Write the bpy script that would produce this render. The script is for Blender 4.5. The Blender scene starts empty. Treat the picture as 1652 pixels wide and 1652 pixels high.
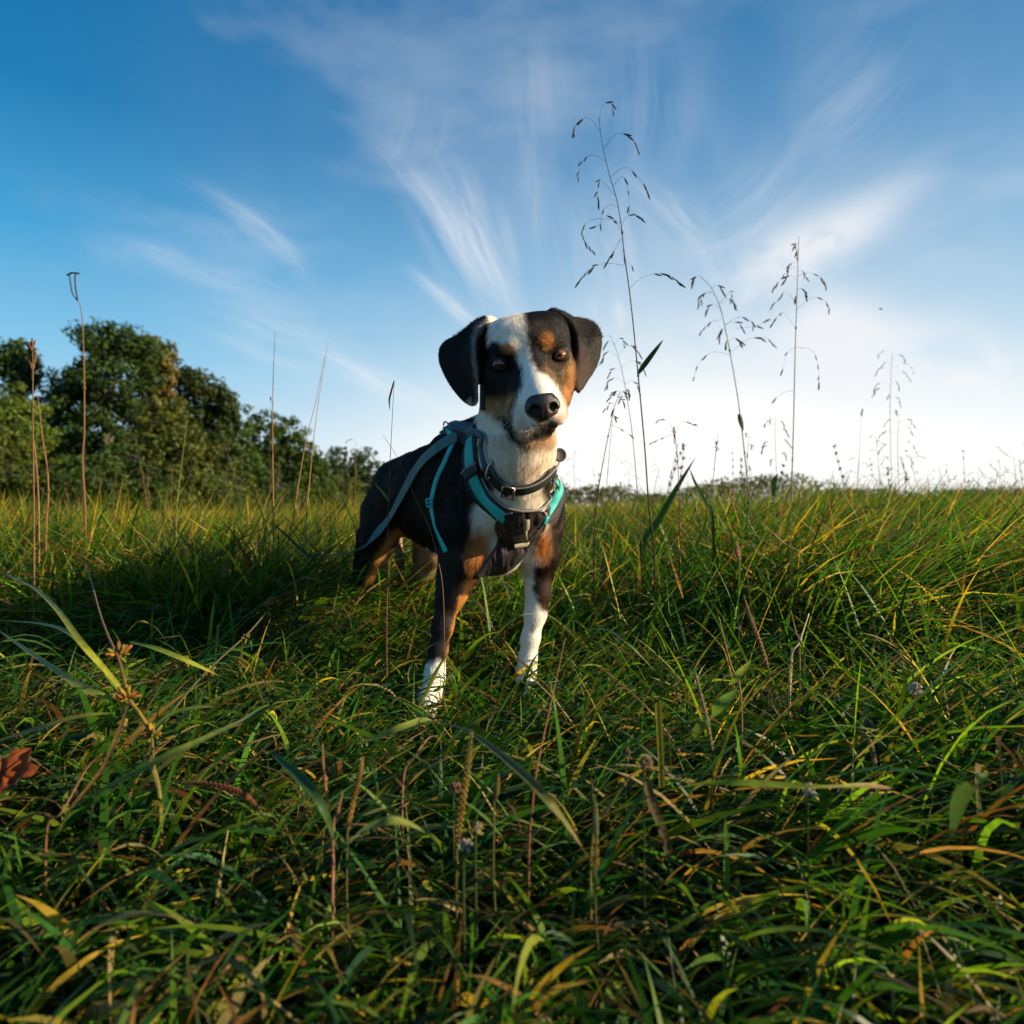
import bpy, math, random
import numpy as np
from mathutils import Vector, Matrix
from mathutils.bvhtree import BVHTree

rng = np.random.default_rng(7)
random.seed(7)
R = math.radians
sc = bpy.context.scene
col = sc.collection

# ------------------------------------------------------------------ camera
F_PX, H_PX, CAM_Z = 1000.0, 818.0, 0.40       # focal length and horizon row in photo pixels (1652 wide)
cam_d = bpy.data.cameras.new('camera')
cam = bpy.data.objects.new('camera', cam_d)
col.objects.link(cam)
cam.location = (0, 0, CAM_Z)
cam.rotation_euler = (R(90), 0, 0)
cam_d.sensor_width = 36
cam_d.lens = 36 * F_PX / 1652
cam_d.shift_y = -8 / 1652
cam_d.clip_start = 0.02
cam_d.clip_end = 20000
cam_d.dof.use_dof = True
cam_d.dof.focus_distance = 0.98
cam_d.dof.aperture_fstop = 4.5
sc.camera = cam

# ------------------------------------------------------------------ sun, sky, exposure
SUN_AZ, SUN_EL = R(100), R(20)                 # azimuth clockwise from the view direction (+Y)
sd = Vector((math.sin(SUN_AZ) * math.cos(SUN_EL), math.cos(SUN_AZ) * math.cos(SUN_EL), math.sin(SUN_EL)))
sun_d = bpy.data.lights.new('sun', 'SUN')
sun_d.energy = 5.0
sun_d.angle = R(0.5)
sun_d.color = (1.0, 0.80, 0.52)
sun = bpy.data.objects.new('sun', sun_d)
col.objects.link(sun)
sun.rotation_euler = sd.to_track_quat('Z', 'Y').to_euler()
sc.view_settings.view_transform = 'Standard'
sc.view_settings.look = 'None'
sc.view_settings.gamma = 1
sc.view_settings.use_curve_mapping = False
sc.view_settings.exposure = 0.85
sc.cycles.max_bounces = 5
sc.cycles.diffuse_bounces = 3
sc.cycles.glossy_bounces = 2
sc.cycles.transmission_bounces = 3
sc.cycles.transparent_max_bounces = 4
sc.cycles.caustics_reflective = False
sc.cycles.caustics_refractive = False

world = bpy.data.worlds.new('World')
sc.world = world
world.use_nodes = True
wt = world.node_tree
wt.nodes.clear()


class G:
    """tiny node-expression helper"""
    def __init__(s, tree):
        s.t = tree

    def n(s, kind, **kw):
        nd = s.t.nodes.new(kind)
        for k, v in kw.items():
            setattr(nd, k, v)
        return nd

    def put(s, sock, v):
        if isinstance(v, bpy.types.NodeSocket):
            s.t.links.new(v, sock)
        elif v is not None:
            sock.default_value = v

    def m(s, op, a, b=None, c=None, clamp=False):
        nd = s.n('ShaderNodeMath', operation=op, use_clamp=clamp)
        s.put(nd.inputs[0], a)
        if b is not None:
            s.put(nd.inputs[1], b)
        if c is not None:
            s.put(nd.inputs[2], c)
        return nd.outputs[0]

    def mix(s, f, a, b, mode='MIX'):
        nd = s.n('ShaderNodeMix', data_type='RGBA', blend_type=mode)
        s.put(nd.inputs[0], f)
        for sock, v in ((nd.inputs[6], a), (nd.inputs[7], b)):
            s.put(sock, (*v, 1) if isinstance(v, tuple) and len(v) == 3 else v)
        return nd.outputs[2]

    def noise(s, vec, scale, detail=3, rough=.5, dist=0.0):
        nd = s.n('ShaderNodeTexNoise')
        s.put(nd.inputs['Vector'], vec)
        nd.inputs['Scale'].default_value = scale
        nd.inputs['Detail'].default_value = detail
        nd.inputs['Roughness'].default_value = rough
        nd.inputs['Distortion'].default_value = dist
        return nd.outputs[0]

    def comb(s, x, y, z=0.0):
        nd = s.n('ShaderNodeCombineXYZ')
        for i, v in enumerate((x, y, z)):
            s.put(nd.inputs[i], v)
        return nd.outputs[0]

    def ramp(s, f, stops, interp='LINEAR'):
        nd = s.n('ShaderNodeValToRGB')
        nd.color_ramp.interpolation = interp
        e = nd.color_ramp.elements
        while len(e) < len(stops):
            e.new(.5)
        for k, (p, c) in enumerate(stops):
            e[k].position = p
            e[k].color = (*c, 1) if len(c) == 3 else c
        s.put(nd.inputs[0], f)
        return nd.outputs[0]

    def smooth(s, x, a, b):
        nd = s.n('ShaderNodeMapRange', interpolation_type='SMOOTHSTEP')
        s.put(nd.inputs[0], x)
        nd.inputs[1].default_value = a
        nd.inputs[2].default_value = b
        return nd.outputs[0]


def lattice(x, y, seed):
    """smooth random field of x, y"""
    T = np.random.default_rng(seed).random((256, 256)).astype(np.float32)
    xi, yi = np.floor(x).astype(np.int32), np.floor(y).astype(np.int32)
    fx, fy = (x - xi).astype(np.float32), (y - yi).astype(np.float32)
    fx = fx * fx * fx * (fx * (fx * 6 - 15) + 10); fy = fy * fy * fy * (fy * (fy * 6 - 15) + 10)
    x0, x1, y0, y1 = xi & 255, (xi + 1) & 255, yi & 255, (yi + 1) & 255
    return (T[x0, y0] * (1 - fx) + T[x1, y0] * fx) * (1 - fy) + (T[x0, y1] * (1 - fx) + T[x1, y1] * fx) * fy


def fbm(x, y, seed, octv=5, gain=.5):
    s_, a, t = 0, 1.0, 0
    for k in range(octv):
        s_ = s_ + a * lattice(x * 2 ** k + 7.7 * k, y * 2 ** k + 3.1 * k, seed + k)
        t += a
        a *= gain
    return s_ / t


def sm(x, a, b):
    t = np.clip((x - a) / (b - a), 0, 1)
    return t * t * (3 - 2 * t)


def sky_panorama(W=3600, H=1800):
    """the sky by azimuth and elevation (linear radiance), cirrus included"""
    AZ = ((np.arange(W) + .5) / W * 360 - 90 + 180) % 360 - 180
    EL = (np.arange(H) + .5) / H * 180 - 90

    def lin(c):
        c = np.array(c) / 255
        return np.where(c > .04045, ((c + .055) / 1.055) ** 2.4, c / 12.92)
    els = [-90, -2, 0, 5, 12, 20, 29, 44, 90]
    left = [(70, 80, 60), (150, 170, 180), (202, 224, 242), (178, 216, 240), (128, 195, 231), (62, 160, 213), (0, 120, 178), (0, 94, 154), (0, 72, 132)]
    right = [(70, 80, 60), (170, 180, 180), (236, 243, 248), (212, 231, 243), (160, 204, 231), (112, 174, 214), (62, 138, 190), (22, 104, 160), (8, 76, 132)]
    L = np.stack([np.interp(EL, els, [lin(c)[k] for c in left]) for k in range(3)], -1)
    Rr = np.stack([np.interp(EL, els, [lin(c)[k] for c in right]) for k in range(3)], -1)
    d = np.abs((AZ - 35 + 180) % 360 - 180)
    side = 1 - sm(d, 5, 85)
    img = (L[:, None, :] * (1 - side)[None, :, None] + Rr[:, None, :] * side[None, :, None]).astype(np.float32)
    az, el = np.meshgrid(AZ.astype(np.float32), EL.astype(np.float32))

    def gauss(cx, cy, sx, sy):
        dx = (az - cx + 180) % 360 - 180
        return np.exp(-((dx / sx) ** 2 + ((el - cy) / sy) ** 2))
    soft = fbm(az * .06 + 50, el * .10 + 50, 5, 4)
    glow = gauss(15, -1, 25, 13.5) * 1.8 + gauss(62, 0, 50, 8) * .5 + np.exp(-((el + 2) / 7) ** 2) * .18
    glow = np.clip(glow * (.78 + .44 * soft), 0, 1) * sm(el, -8, 0)
    img += (np.array((1.03, 1.02, .99), np.float32) - img) * glow[..., None]

    def ae(u, v):
        a = math.atan((u - 826) / F_PX)
        return math.degrees(a), math.degrees(math.atan((H_PX - v) / F_PX * math.cos(a)))
    wisps = [  # pixel ends in the photograph, half width (deg), strength, kind (1 = combed fibres, 0 = soft patch), bend
        (686, 300, 812, 478, 1.9, .72, 1, .5), (725, 285, 800, 440, 1.5, .5, 1, .4), (680, 445, 770, 515, .8, .62, 1, .2), (868, 255, 876, 410, .7, .26, 1, .2),
        (812, 350, 835, 440, .8, .26, 1, .2), (905, 330, 925, 470, 1.2, .22, 1, .3), (1025, 290, 1150, 440, 1.6, .40, 1, .8), (960, 300, 1010, 480, 2.6, .30, 1, .5), (1085, 330, 1120, 460, 2.0, .22, 1, .4),
        (1110, 400, 1290, 255, 2.6, .26, 1, -.8), (1170, 380, 1260, 300, 1.6, .20, 1, -.6), (1190, 440, 1430, 335, 2.1, .80, 0, -.5), (1205, 505, 1300, 430, 2.9, .70, 0, 0),
        (1290, 548, 1430, 525, 2.8, .95, 0, 0), (1370, 545, 1640, 640, 2.3, .9, 0, .4), (1300, 590, 1480, 610, 2.6, .6, 0, 0), (1080, 572, 1185, 540, 1.9, .42, 0, 0), (1180, 600, 1330, 560, 2.4, .35, 0, 0),
        (345, 328, 495, 432, 1.15, .42, 1, .3), (225, 392, 310, 425, .65, .34, 1, .1), (300, 430, 455, 475, .9, .24, 1, .2), (360, 498, 580, 560, 1.3, .30, 1, .3), (350, 535, 525, 592, .7, .34, 1, .1),
        (530, 568, 690, 640, .95, .52, 1, .1), (947, 475, 952, 525, .45, .45, 0, 0), (990, 487, 993, 522, .45, .35, 0, 0), (600, 600, 720, 660, 1.2, .18, 1, 0),
        (690, 150, 660, 270, 2.6, .16, 1, .2), (860, 100, 880, 250, 3.0, .18, 1, .2), (1320, 240, 1440, 110, 3.4, .20, 1, -.3), (1050, 90, 1050, 280, 3.4, .18, 1, .3)]
    wx = (fbm(az * .07 + 20, el * .07 + 20, 40, 2) - .5) * 2.4
    wy = (fbm(az * .07 + 80, el * .07 + 90, 50, 2) - .5) * 2.4
    cov = np.zeros_like(az)
    for q, (u0, v0, u1, v1, w, s_, kind, bend) in enumerate(wisps):
        a0, e0 = ae(u0, v0); a1, e1 = ae(u1, v1)
        Ln = math.hypot(a1 - a0, e1 - e0)
        ux, uy = (a1 - a0) / Ln, (e1 - e0) / Ln
        cx, cy = (a0 + a1) / 2, (e0 + e1) / 2
        rad = Ln + w * 3 + 3
        i0, i1 = np.searchsorted(EL, [cy - rad, cy + rad])
        # columns: azimuth grows with the column from -90
        j0, j1 = int((cx - rad + 90) / 360 * W), int((cx + rad + 90) / 360 * W)
        sl = (slice(i0, i1), slice(max(j0, 0), min(j1, W)))
        dx, dy = az[sl] + wx[sl] - cx, el[sl] + wy[sl] - cy
        al, ac = dx * ux + dy * uy, -dx * uy + dy * ux
        ac = ac + bend * (al / Ln) ** 2 * 4 - bend
        taper = np.clip(1.05 - .5 * np.abs(al / Ln + .1), .35, 1)
        m_ = np.exp(-(np.abs(al / (Ln * .60)) ** 2.6 + (ac / (w * 1.1 * taper)) ** 2))
        if kind:
            n_ = fbm(al * .11 + q * 9 + 40, ac * .85 + (al * .12) + 60, 60 + q, 5, .55) * .7 + .3 * fbm(al * .35 + 30, ac * 4.5 + 60, 90 + q, 4, .7)
            f = m_ * sm(n_, .18, .92) * 1.25
        else:
            n_ = fbm(al * .16 + q * 9 + 40, ac * .30 + 60, 60 + q, 5, .55)
            f = m_ * sm(n_, .20, .62) * 1.35
        cov[sl] = 1 - (1 - cov[sl]) * (1 - np.clip(f * s_, 0, 1))
    veil = sm(fbm(az * .035 + wx * .05 + 30, el * .10 + wy * .05 + 40, 7, 6, .58), .50, .82) * .20 * sm(el, 2, 12)
    wide = np.exp(-((az - 12) / 28) ** 2 - ((el - 24) / 14) ** 2) * .42 * fbm(az * .1 + 9, el * .06 + 50, 11, 4)
    cov = 1 - (1 - cov) * (1 - veil) * (1 - wide)
    cc = np.stack([np.interp(EL, [0, 12, 40], v) for v in ((1.0, .88, .68), (1.0, .90, .74), (1.0, .93, .82))], -1)
    img += (cc[:, None, :].astype(np.float32) - img) * cov[..., None]
    out = np.ones((H, W, 4), np.float32)
    out[..., :3] = np.maximum(img, 0)
    im = bpy.data.images.new('sky_panorama', W, H, alpha=False, float_buffer=True, is_data=True)
    im.pixels.foreach_set(out.ravel())
    im.update()
    return im


def build_sky():
    g = G(wt)
    sky = g.n('ShaderNodeTexSky', sky_type='NISHITA')
    sky.sun_disc = False
    sky.sun_elevation = SUN_EL
    sky.sun_rotation = SUN_AZ
    sky.air_density = 1.1
    sky.dust_density = .6
    sky.ozone_density = 2.5
    env = g.n('ShaderNodeTexEnvironment')
    env.image = sky_panorama()
    scaled = g.mix(1.0, env.outputs[0], (SKY_K,) * 3, 'MULTIPLY')
    c = g.mix(.96, sky.outputs[0], scaled)
    bg = g.n('ShaderNodeBackground')
    bg.inputs['Strength'].default_value = 0.10
    g.put(bg.inputs['Color'], c)
    g.put(g.n('ShaderNodeOutputWorld').inputs[0], bg.outputs[0])
    world.cycles.sampling_method = 'MANUAL'
    world.cycles.sample_map_resolution = 512


SKY_K = 5.7
build_sky()


# ------------------------------------------------------------------ helpers
def P(u, v, Y):
    """world point seen at photo pixel (u, v) at distance Y"""
    return Vector(((u - 826) / F_PX * Y, Y, CAM_Z + (H_PX - v) / F_PX * Y))


def tag(o, label=None, cat=None, group=None, kind=None):
    if label: o['label'] = label
    if cat: o['category'] = cat
    if group: o['group'] = group
    if kind: o['kind'] = kind
    return o


def empty(name, loc=(0, 0, 0), rz=0.0):
    o = bpy.data.objects.new(name, None)
    o.location = loc
    o.rotation_euler = (0, 0, rz)
    o.empty_display_size = .05
    col.objects.link(o)
    return o


def link(name, me, mat=None, parent=None):
    """parts are built in world coordinates; a parent's location is undone so they stay put"""
    o = bpy.data.objects.new(name, me)
    col.objects.link(o)
    if mat is not None:
        me.materials.clear()
        me.materials.append(mat)
    if parent is not None:
        o.parent = parent
        p, off = parent, Vector((0, 0, 0))
        while p is not None:
            off += p.location
            p = p.parent
        o.location = -off
    return o


def np_mesh(name, v, f, smooth=True, colors=None):
    """v (N,3), f (M,4) or (M,3) int"""
    v = np.asarray(v, np.float32)
    f = np.asarray(f, np.int32)
    me = bpy.data.meshes.new(name)
    k = f.shape[1]
    me.vertices.add(len(v))
    me.vertices.foreach_set('co', v.ravel())
    me.loops.add(f.size)
    me.loops.foreach_set('vertex_index', f.ravel())
    me.polygons.add(len(f))
    me.polygons.foreach_set('loop_start', np.arange(0, f.size, k, dtype=np.int32))
    me.update(calc_edges=True)
    if smooth:
        me.polygons.foreach_set('use_smooth', np.ones(len(f), bool))
    if colors is not None:
        a = me.attributes.new('Col', 'FLOAT_COLOR', 'POINT')
        cc = np.ones((len(v), 4), np.float32)
        cc[:, :3] = colors
        a.data.foreach_set('color', cc.ravel())
    return me


class MB:
    """mesh collector for small hand-built parts"""
    def __init__(s):
        s.v, s.f, s.c = [], [], []

    def add(s, v, f, c=None):
        n = len(s.v)
        s.v += [tuple(p) for p in v]
        s.f += [tuple(n + i for i in q) for q in f]
        s.c += [tuple(c) if c is not None else (1, 1, 1)] * len(v)

    def tube(s, pts, rad, k=6, c=None, cap=True, c1=None):
        pts = [Vector(p) for p in pts]
        n = len(pts)
        rs = rad if hasattr(rad, '__len__') else [rad] * n
        up = Vector((.31, .2, 1)).normalized()
        vs, cs = [], []
        side = None
        for i, p in enumerate(pts):
            t = (pts[min(i + 1, n - 1)] - pts[max(i - 1, 0)])
            t = t.normalized() if t.length > 1e-9 else Vector((0, 0, 1))
            if side is None:
                side = t.cross(up if abs(t.dot(up)) < .9 else Vector((1, 0, 0))).normalized()
            else:
                side = (side - t * side.dot(t)).normalized()
            b = t.cross(side)
            for j in range(k):
                a = 2 * math.pi * j / k
                vs.append(p + (side * math.cos(a) + b * math.sin(a)) * rs[i])
        fs = [(i * k + j, i * k + (j + 1) % k, (i + 1) * k + (j + 1) % k, (i + 1) * k + j) for i in range(n - 1) for j in range(k)]
        if cap:
            fs += [tuple(reversed(range(k))), tuple(range((n - 1) * k, n * k))]
        s.add(vs, fs, c)
        if c1 is not None:
            base = len(s.c) - len(vs)
            for i in range(n):
                w = i / (n - 1)
                for j in range(k):
                    s.c[base + i * k + j] = tuple(c[q] * (1 - w) + c1[q] * w for q in range(3))

    def ell(s, c0, ax, rx, ry=None, seg=6, rings=4, c=None):
        """ellipsoid round c0, long half-axis vector ax, other radius rx"""
        ax = Vector(ax)
        L = ax.length
        t = ax / L
        a = t.cross(Vector((.2, .3, 1)) if abs(t.z) < .9 else Vector((1, 0, 0))).normalized()
        b = t.cross(a)
        ry = ry or rx
        vs = [Vector(c0) - ax]
        for i in range(1, rings):
            ph = math.pi * i / rings
            for j in range(seg):
                q = 2 * math.pi * j / seg
                vs.append(Vector(c0) - t * (L * math.cos(ph)) + (a * rx * math.cos(q) + b * ry * math.sin(q)) * math.sin(ph))
        vs.append(Vector(c0) + ax)
        fs = [(0, 1 + (j + 1) % seg, 1 + j) for j in range(seg)]
        for i in range(rings - 2):
            for j in range(seg):
                o = 1 + i * seg
                fs.append((o + j, o + (j + 1) % seg, o + seg + (j + 1) % seg, o + seg + j))
        o = 1 + (rings - 2) * seg
        fs += [(o + j, o + (j + 1) % seg, len(vs) - 1) for j in range(seg)]
        s.add(vs, fs, c)

    def leaf(s, pts, w, nrm=None, c=None, c1=None, fold=.25, prof=None, cpow=1.0):
        """a folded blade along pts: three vertices across"""
        pts = [Vector(p) for p in pts]
        n = len(pts)
        nrm = Vector(nrm) if nrm is not None else Vector((0, -1, .3))
        vs, cs = [], []
        for i, p in enumerate(pts):
            t = (pts[min(i + 1, n - 1)] - pts[max(i - 1, 0)]).normalized()
            sd_ = t.cross(nrm).normalized()
            nn = sd_.cross(t)
            q = i / (n - 1)
            hw = w * .5 * (prof(q) if prof else math.sin(math.pi * min(1, .12 + .88 * q)) ** .6 if q < 1 else .02)
            hw = max(hw, w * .01)
            vs += [p - sd_ * hw, p - nn * hw * fold, p + sd_ * hw]
            cq = q ** cpow
            cc = c if c1 is None else tuple(c[k] * (1 - cq) + c1[k] * cq for k in range(3))
            cs += [cc] * 3
        fs = []
        for i in range(n - 1):
            o = i * 3
            fs += [(o, o + 1, o + 4, o + 3), (o + 1, o + 2, o + 5, o + 4)]
        m = len(s.v)
        s.v += [tuple(p) for p in vs]
        s.f += [tuple(m + i for i in q) for q in fs]
        s.c += [tuple(q) if q else (1, 1, 1) for q in cs]

    def build(s, name, mat, parent=None, smooth=True):
        me = bpy.data.meshes.new(name)
        me.from_pydata(s.v, [], s.f)
        me.update()
        if smooth:
            me.polygons.foreach_set('use_smooth', np.ones(len(me.polygons), bool))
        a = me.attributes.new('Col', 'FLOAT_COLOR', 'POINT')
        cc = np.ones((len(s.v), 4), np.float32)
        cc[:, :3] = np.array(s.c, np.float32)
        a.data.foreach_set('color', cc.ravel())
        return link(name, me, mat, parent)


def spline(pts, n=24):
    """Catmull-Rom through the points"""
    pts = [Vector(p) for p in pts]
    if len(pts) == 2:
        return [pts[0].lerp(pts[1], i / (n - 1)) for i in range(n)]
    q = [pts[0] * 2 - pts[1]] + pts + [pts[-1] * 2 - pts[-2]]
    out = []
    m = len(pts) - 1
    for i in range(n):
        t = i / (n - 1) * m
        k = min(int(t), m - 1)
        t -= k
        a, b, c, d = q[k], q[k + 1], q[k + 2], q[k + 3]
        out.append(.5 * ((2 * b) + (c - a) * t + (2 * a - 5 * b + 4 * c - d) * t * t + (3 * b - a - 3 * c + d) * t ** 3))
    return out


def new_mat(name):
    m = bpy.data.materials.new(name)
    m.use_nodes = True
    m.node_tree.nodes.clear()
    return m, G(m.node_tree)


def attr(g, name='Col'):
    a = g.n('ShaderNodeAttribute', attribute_name=name)
    return a.outputs['Color']


def leaf_material(name, trans=.35, gloss=.10, rough=.4, var=.25, vscale=30.0):
    m, g = new_mat(name)
    c = attr(g)
    geo = g.n('ShaderNodeNewGeometry')
    nz = g.noise(geo.outputs['Position'], vscale, 3, .6)
    c = g.mix(1.0, c, g.ramp(nz, [(.25, (1 - var,) * 3), (.75, (1 + var, 1 + var, 1 + var * .6))]), 'MULTIPLY')
    d = g.n('ShaderNodeBsdfDiffuse')
    g.put(d.inputs[0], c)
    t = g.n('ShaderNodeBsdfTranslucent')
    g.put(t.inputs[0], g.mix(1.0, c, (1.5, 1.45, .55), 'MULTIPLY'))
    gl = g.n('ShaderNodeBsdfGlossy')
    gl.inputs['Roughness'].default_value = rough
    gl.inputs['Color'].default_value = (.9, .9, .9, 1)
    a = g.n('ShaderNodeMixShader')
    a.inputs[0].default_value = trans
    g.put(a.inputs[1], d.outputs[0]); g.put(a.inputs[2], t.outputs[0])
    fr = g.n('ShaderNodeFresnel'); fr.inputs[0].default_value = 1.4
    b = g.n('ShaderNodeMixShader')
    g.put(b.inputs[0], g.m('MULTIPLY', fr.outputs[0], gloss * 8, clamp=True))
    g.put(b.inputs[1], a.outputs[0]); g.put(b.inputs[2], gl.outputs[0])
    o = g.n('ShaderNodeOutputMaterial')
    g.put(o.inputs[0], b.outputs[0])
    return m


def pbr(name, color=None, rough=.6, metal=0.0, spec=.5, nscale=0, nvar=.2, bump=0, bscale=200, sheen=0, coat=0):
    m, g = new_mat(name)
    c = attr(g) if color is None else (*color, 1)
    geo = g.n('ShaderNodeTexCoord')
    if nscale:
        nz = g.noise(geo.outputs['Object'], nscale, 4, .6)
        c = g.mix(1.0, c, g.ramp(nz, [(.25, (1 - nvar,) * 3), (.75, (1 + nvar,) * 3)]), 'MULTIPLY')
    p = g.n('ShaderNodeBsdfPrincipled')
    g.put(p.inputs['Base Color'], c)
    p.inputs['Roughness'].default_value = rough
    p.inputs['Metallic'].default_value = metal
    p.inputs['Specular IOR Level'].default_value = spec
    p.inputs['Sheen Weight'].default_value = sheen
    p.inputs['Coat Weight'].default_value = coat
    if bump:
        bp = g.n('ShaderNodeBump')
        bp.inputs['Strength'].default_value = bump
        bp.inputs['Distance'].default_value = .001
        g.put(bp.inputs['Height'], g.noise(geo.outputs['Object'], bscale, 3, .6))
        g.put(p.inputs['Normal'], bp.outputs[0])
    o = g.n('ShaderNodeOutputMaterial')
    g.put(o.inputs[0], p.outputs[0])
    return m


def vnoise(p, scale, seed=0):
    """cheap smooth value noise, p (N,3) -> (N,) in -1..1"""
    q = np.asarray(p, np.float64) * scale + seed * 17.31
    s = np.zeros(len(q))
    r2 = np.random.default_rng(seed + 100)
    for k in range(6):
        d = r2.normal(size=3)
        s += np.sin(q @ d * (1 + .35 * k) + r2.uniform(0, 6.28) + 1.3 * np.sin(q @ r2.normal(size=3) + k))
    return s / 3.2


def gz(x, y):
    """height of the ground"""
    x = np.asarray(x, float); y = np.asarray(y, float)
    r = np.hypot(x, y)
    z = .018 * np.sin(x * 3.1 + 1.2 * np.sin(y * 2.0)) * np.cos(y * 2.7 + .6) + .05 * np.sin(x * .35 + 1) * np.sin(y * .27) * np.clip((r - 3) / 10, 0, 1)
    z = z * np.clip((np.hypot(x + .06, y - 1.16) - .1) / .4, 0, 1)
    z = z + .10 * np.exp(-(((x - 2.2) / 1.8) ** 2 + ((y - 3.4) / 1.4) ** 2))
    z = z + .6 * np.exp(-((x - 60) / 60) ** 2) * np.clip((y - 60) / 120, 0, 1)
    return z


# ------------------------------------------------------------------ ground
def build_ground():
    xs = np.concatenate([-np.geomspace(3000, 2.05, 40), np.linspace(-2, 2, 81), np.geomspace(2.05, 3000, 40)])
    ys = np.concatenate([[-3000, -600, -100, -20, -5, -1], np.linspace(-.5, 6, 100), np.geomspace(6.1, 4000, 60)])
    X, Y = np.meshgrid(xs, ys, indexing='ij')
    v = np.stack([X, Y, gz(X, Y)], -1).reshape(-1, 3)
    ny = len(ys)
    i, j = np.meshgrid(np.arange(len(xs) - 1), np.arange(ny - 1), indexing='ij')
    a = (i * ny + j).ravel()
    f = np.stack([a, a + ny, a + ny + 1, a + 1], 1)
    m, g = new_mat('ground_soil_thatch')
    geo = g.n('ShaderNodeNewGeometry')
    pos = geo.outputs['Position']
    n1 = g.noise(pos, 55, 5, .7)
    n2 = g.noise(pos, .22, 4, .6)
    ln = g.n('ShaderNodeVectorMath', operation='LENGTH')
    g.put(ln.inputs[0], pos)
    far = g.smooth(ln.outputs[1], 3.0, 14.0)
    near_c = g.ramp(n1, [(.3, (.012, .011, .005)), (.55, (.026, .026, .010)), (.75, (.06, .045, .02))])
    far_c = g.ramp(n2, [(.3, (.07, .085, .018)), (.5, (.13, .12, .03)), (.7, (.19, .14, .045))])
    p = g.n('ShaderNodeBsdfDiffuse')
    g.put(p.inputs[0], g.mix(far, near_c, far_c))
    bp = g.n('ShaderNodeBump'); bp.inputs['Distance'].default_value = .01
    g.put(bp.inputs['Height'], n1)
    g.put(p.inputs['Normal'], bp.outputs[0])
    o = g.n('ShaderNodeOutputMaterial'); g.put(o.inputs[0], p.outputs[0])
    tag(link('ground', np_mesh('ground', v, f), m), 'dark soil and thatch under the meadow grass', kind='structure')


build_ground()


# ------------------------------------------------------------------ the dog: one continuous body grown from a distance field
DF = Vector((0.5, -0.866, 0)); DL = Vector((0.866, 0.5, 0)); DO = Vector((-.06, 1.16, 0))


def D(a, l, z):
    """dog coordinates: forward, to the dog's left, up"""
    return DO + DF * a + DL * l + Vector((0, 0, z))


# head frame
HE = P(854, 580, .98)
HW = Vector((.115, -.965, -.235)).normalized()
_r0 = Vector((0, 0, 1)).cross(-HW).normalized() * -1
_r0 = _r0 if _r0.x > 0 else -_r0
_u0 = _r0.cross(-HW).normalized()
_u0 = _u0 if _u0.z > 0 else -_u0
_ro = R(9.2)
HR = (_r0 * math.cos(_ro) + _u0 * math.sin(_ro)).normalized()
HU = (_u0 * math.cos(_ro) - _r0 * math.sin(_ro)).normalized()
CAM = Vector((0, 0, CAM_Z))


def HL(u, v, d):
    """point on the sight line of a photo pixel at depth d (m) in front of the eye plane of the head"""
    ray = P(u, v, 1.0) - CAM
    t = (HE - CAM).dot(HW) + d
    return CAM + ray * (t / ray.dot(HW))


def HX(x, y, z):
    return HE + HR * x + HW * y + HU * z


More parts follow.
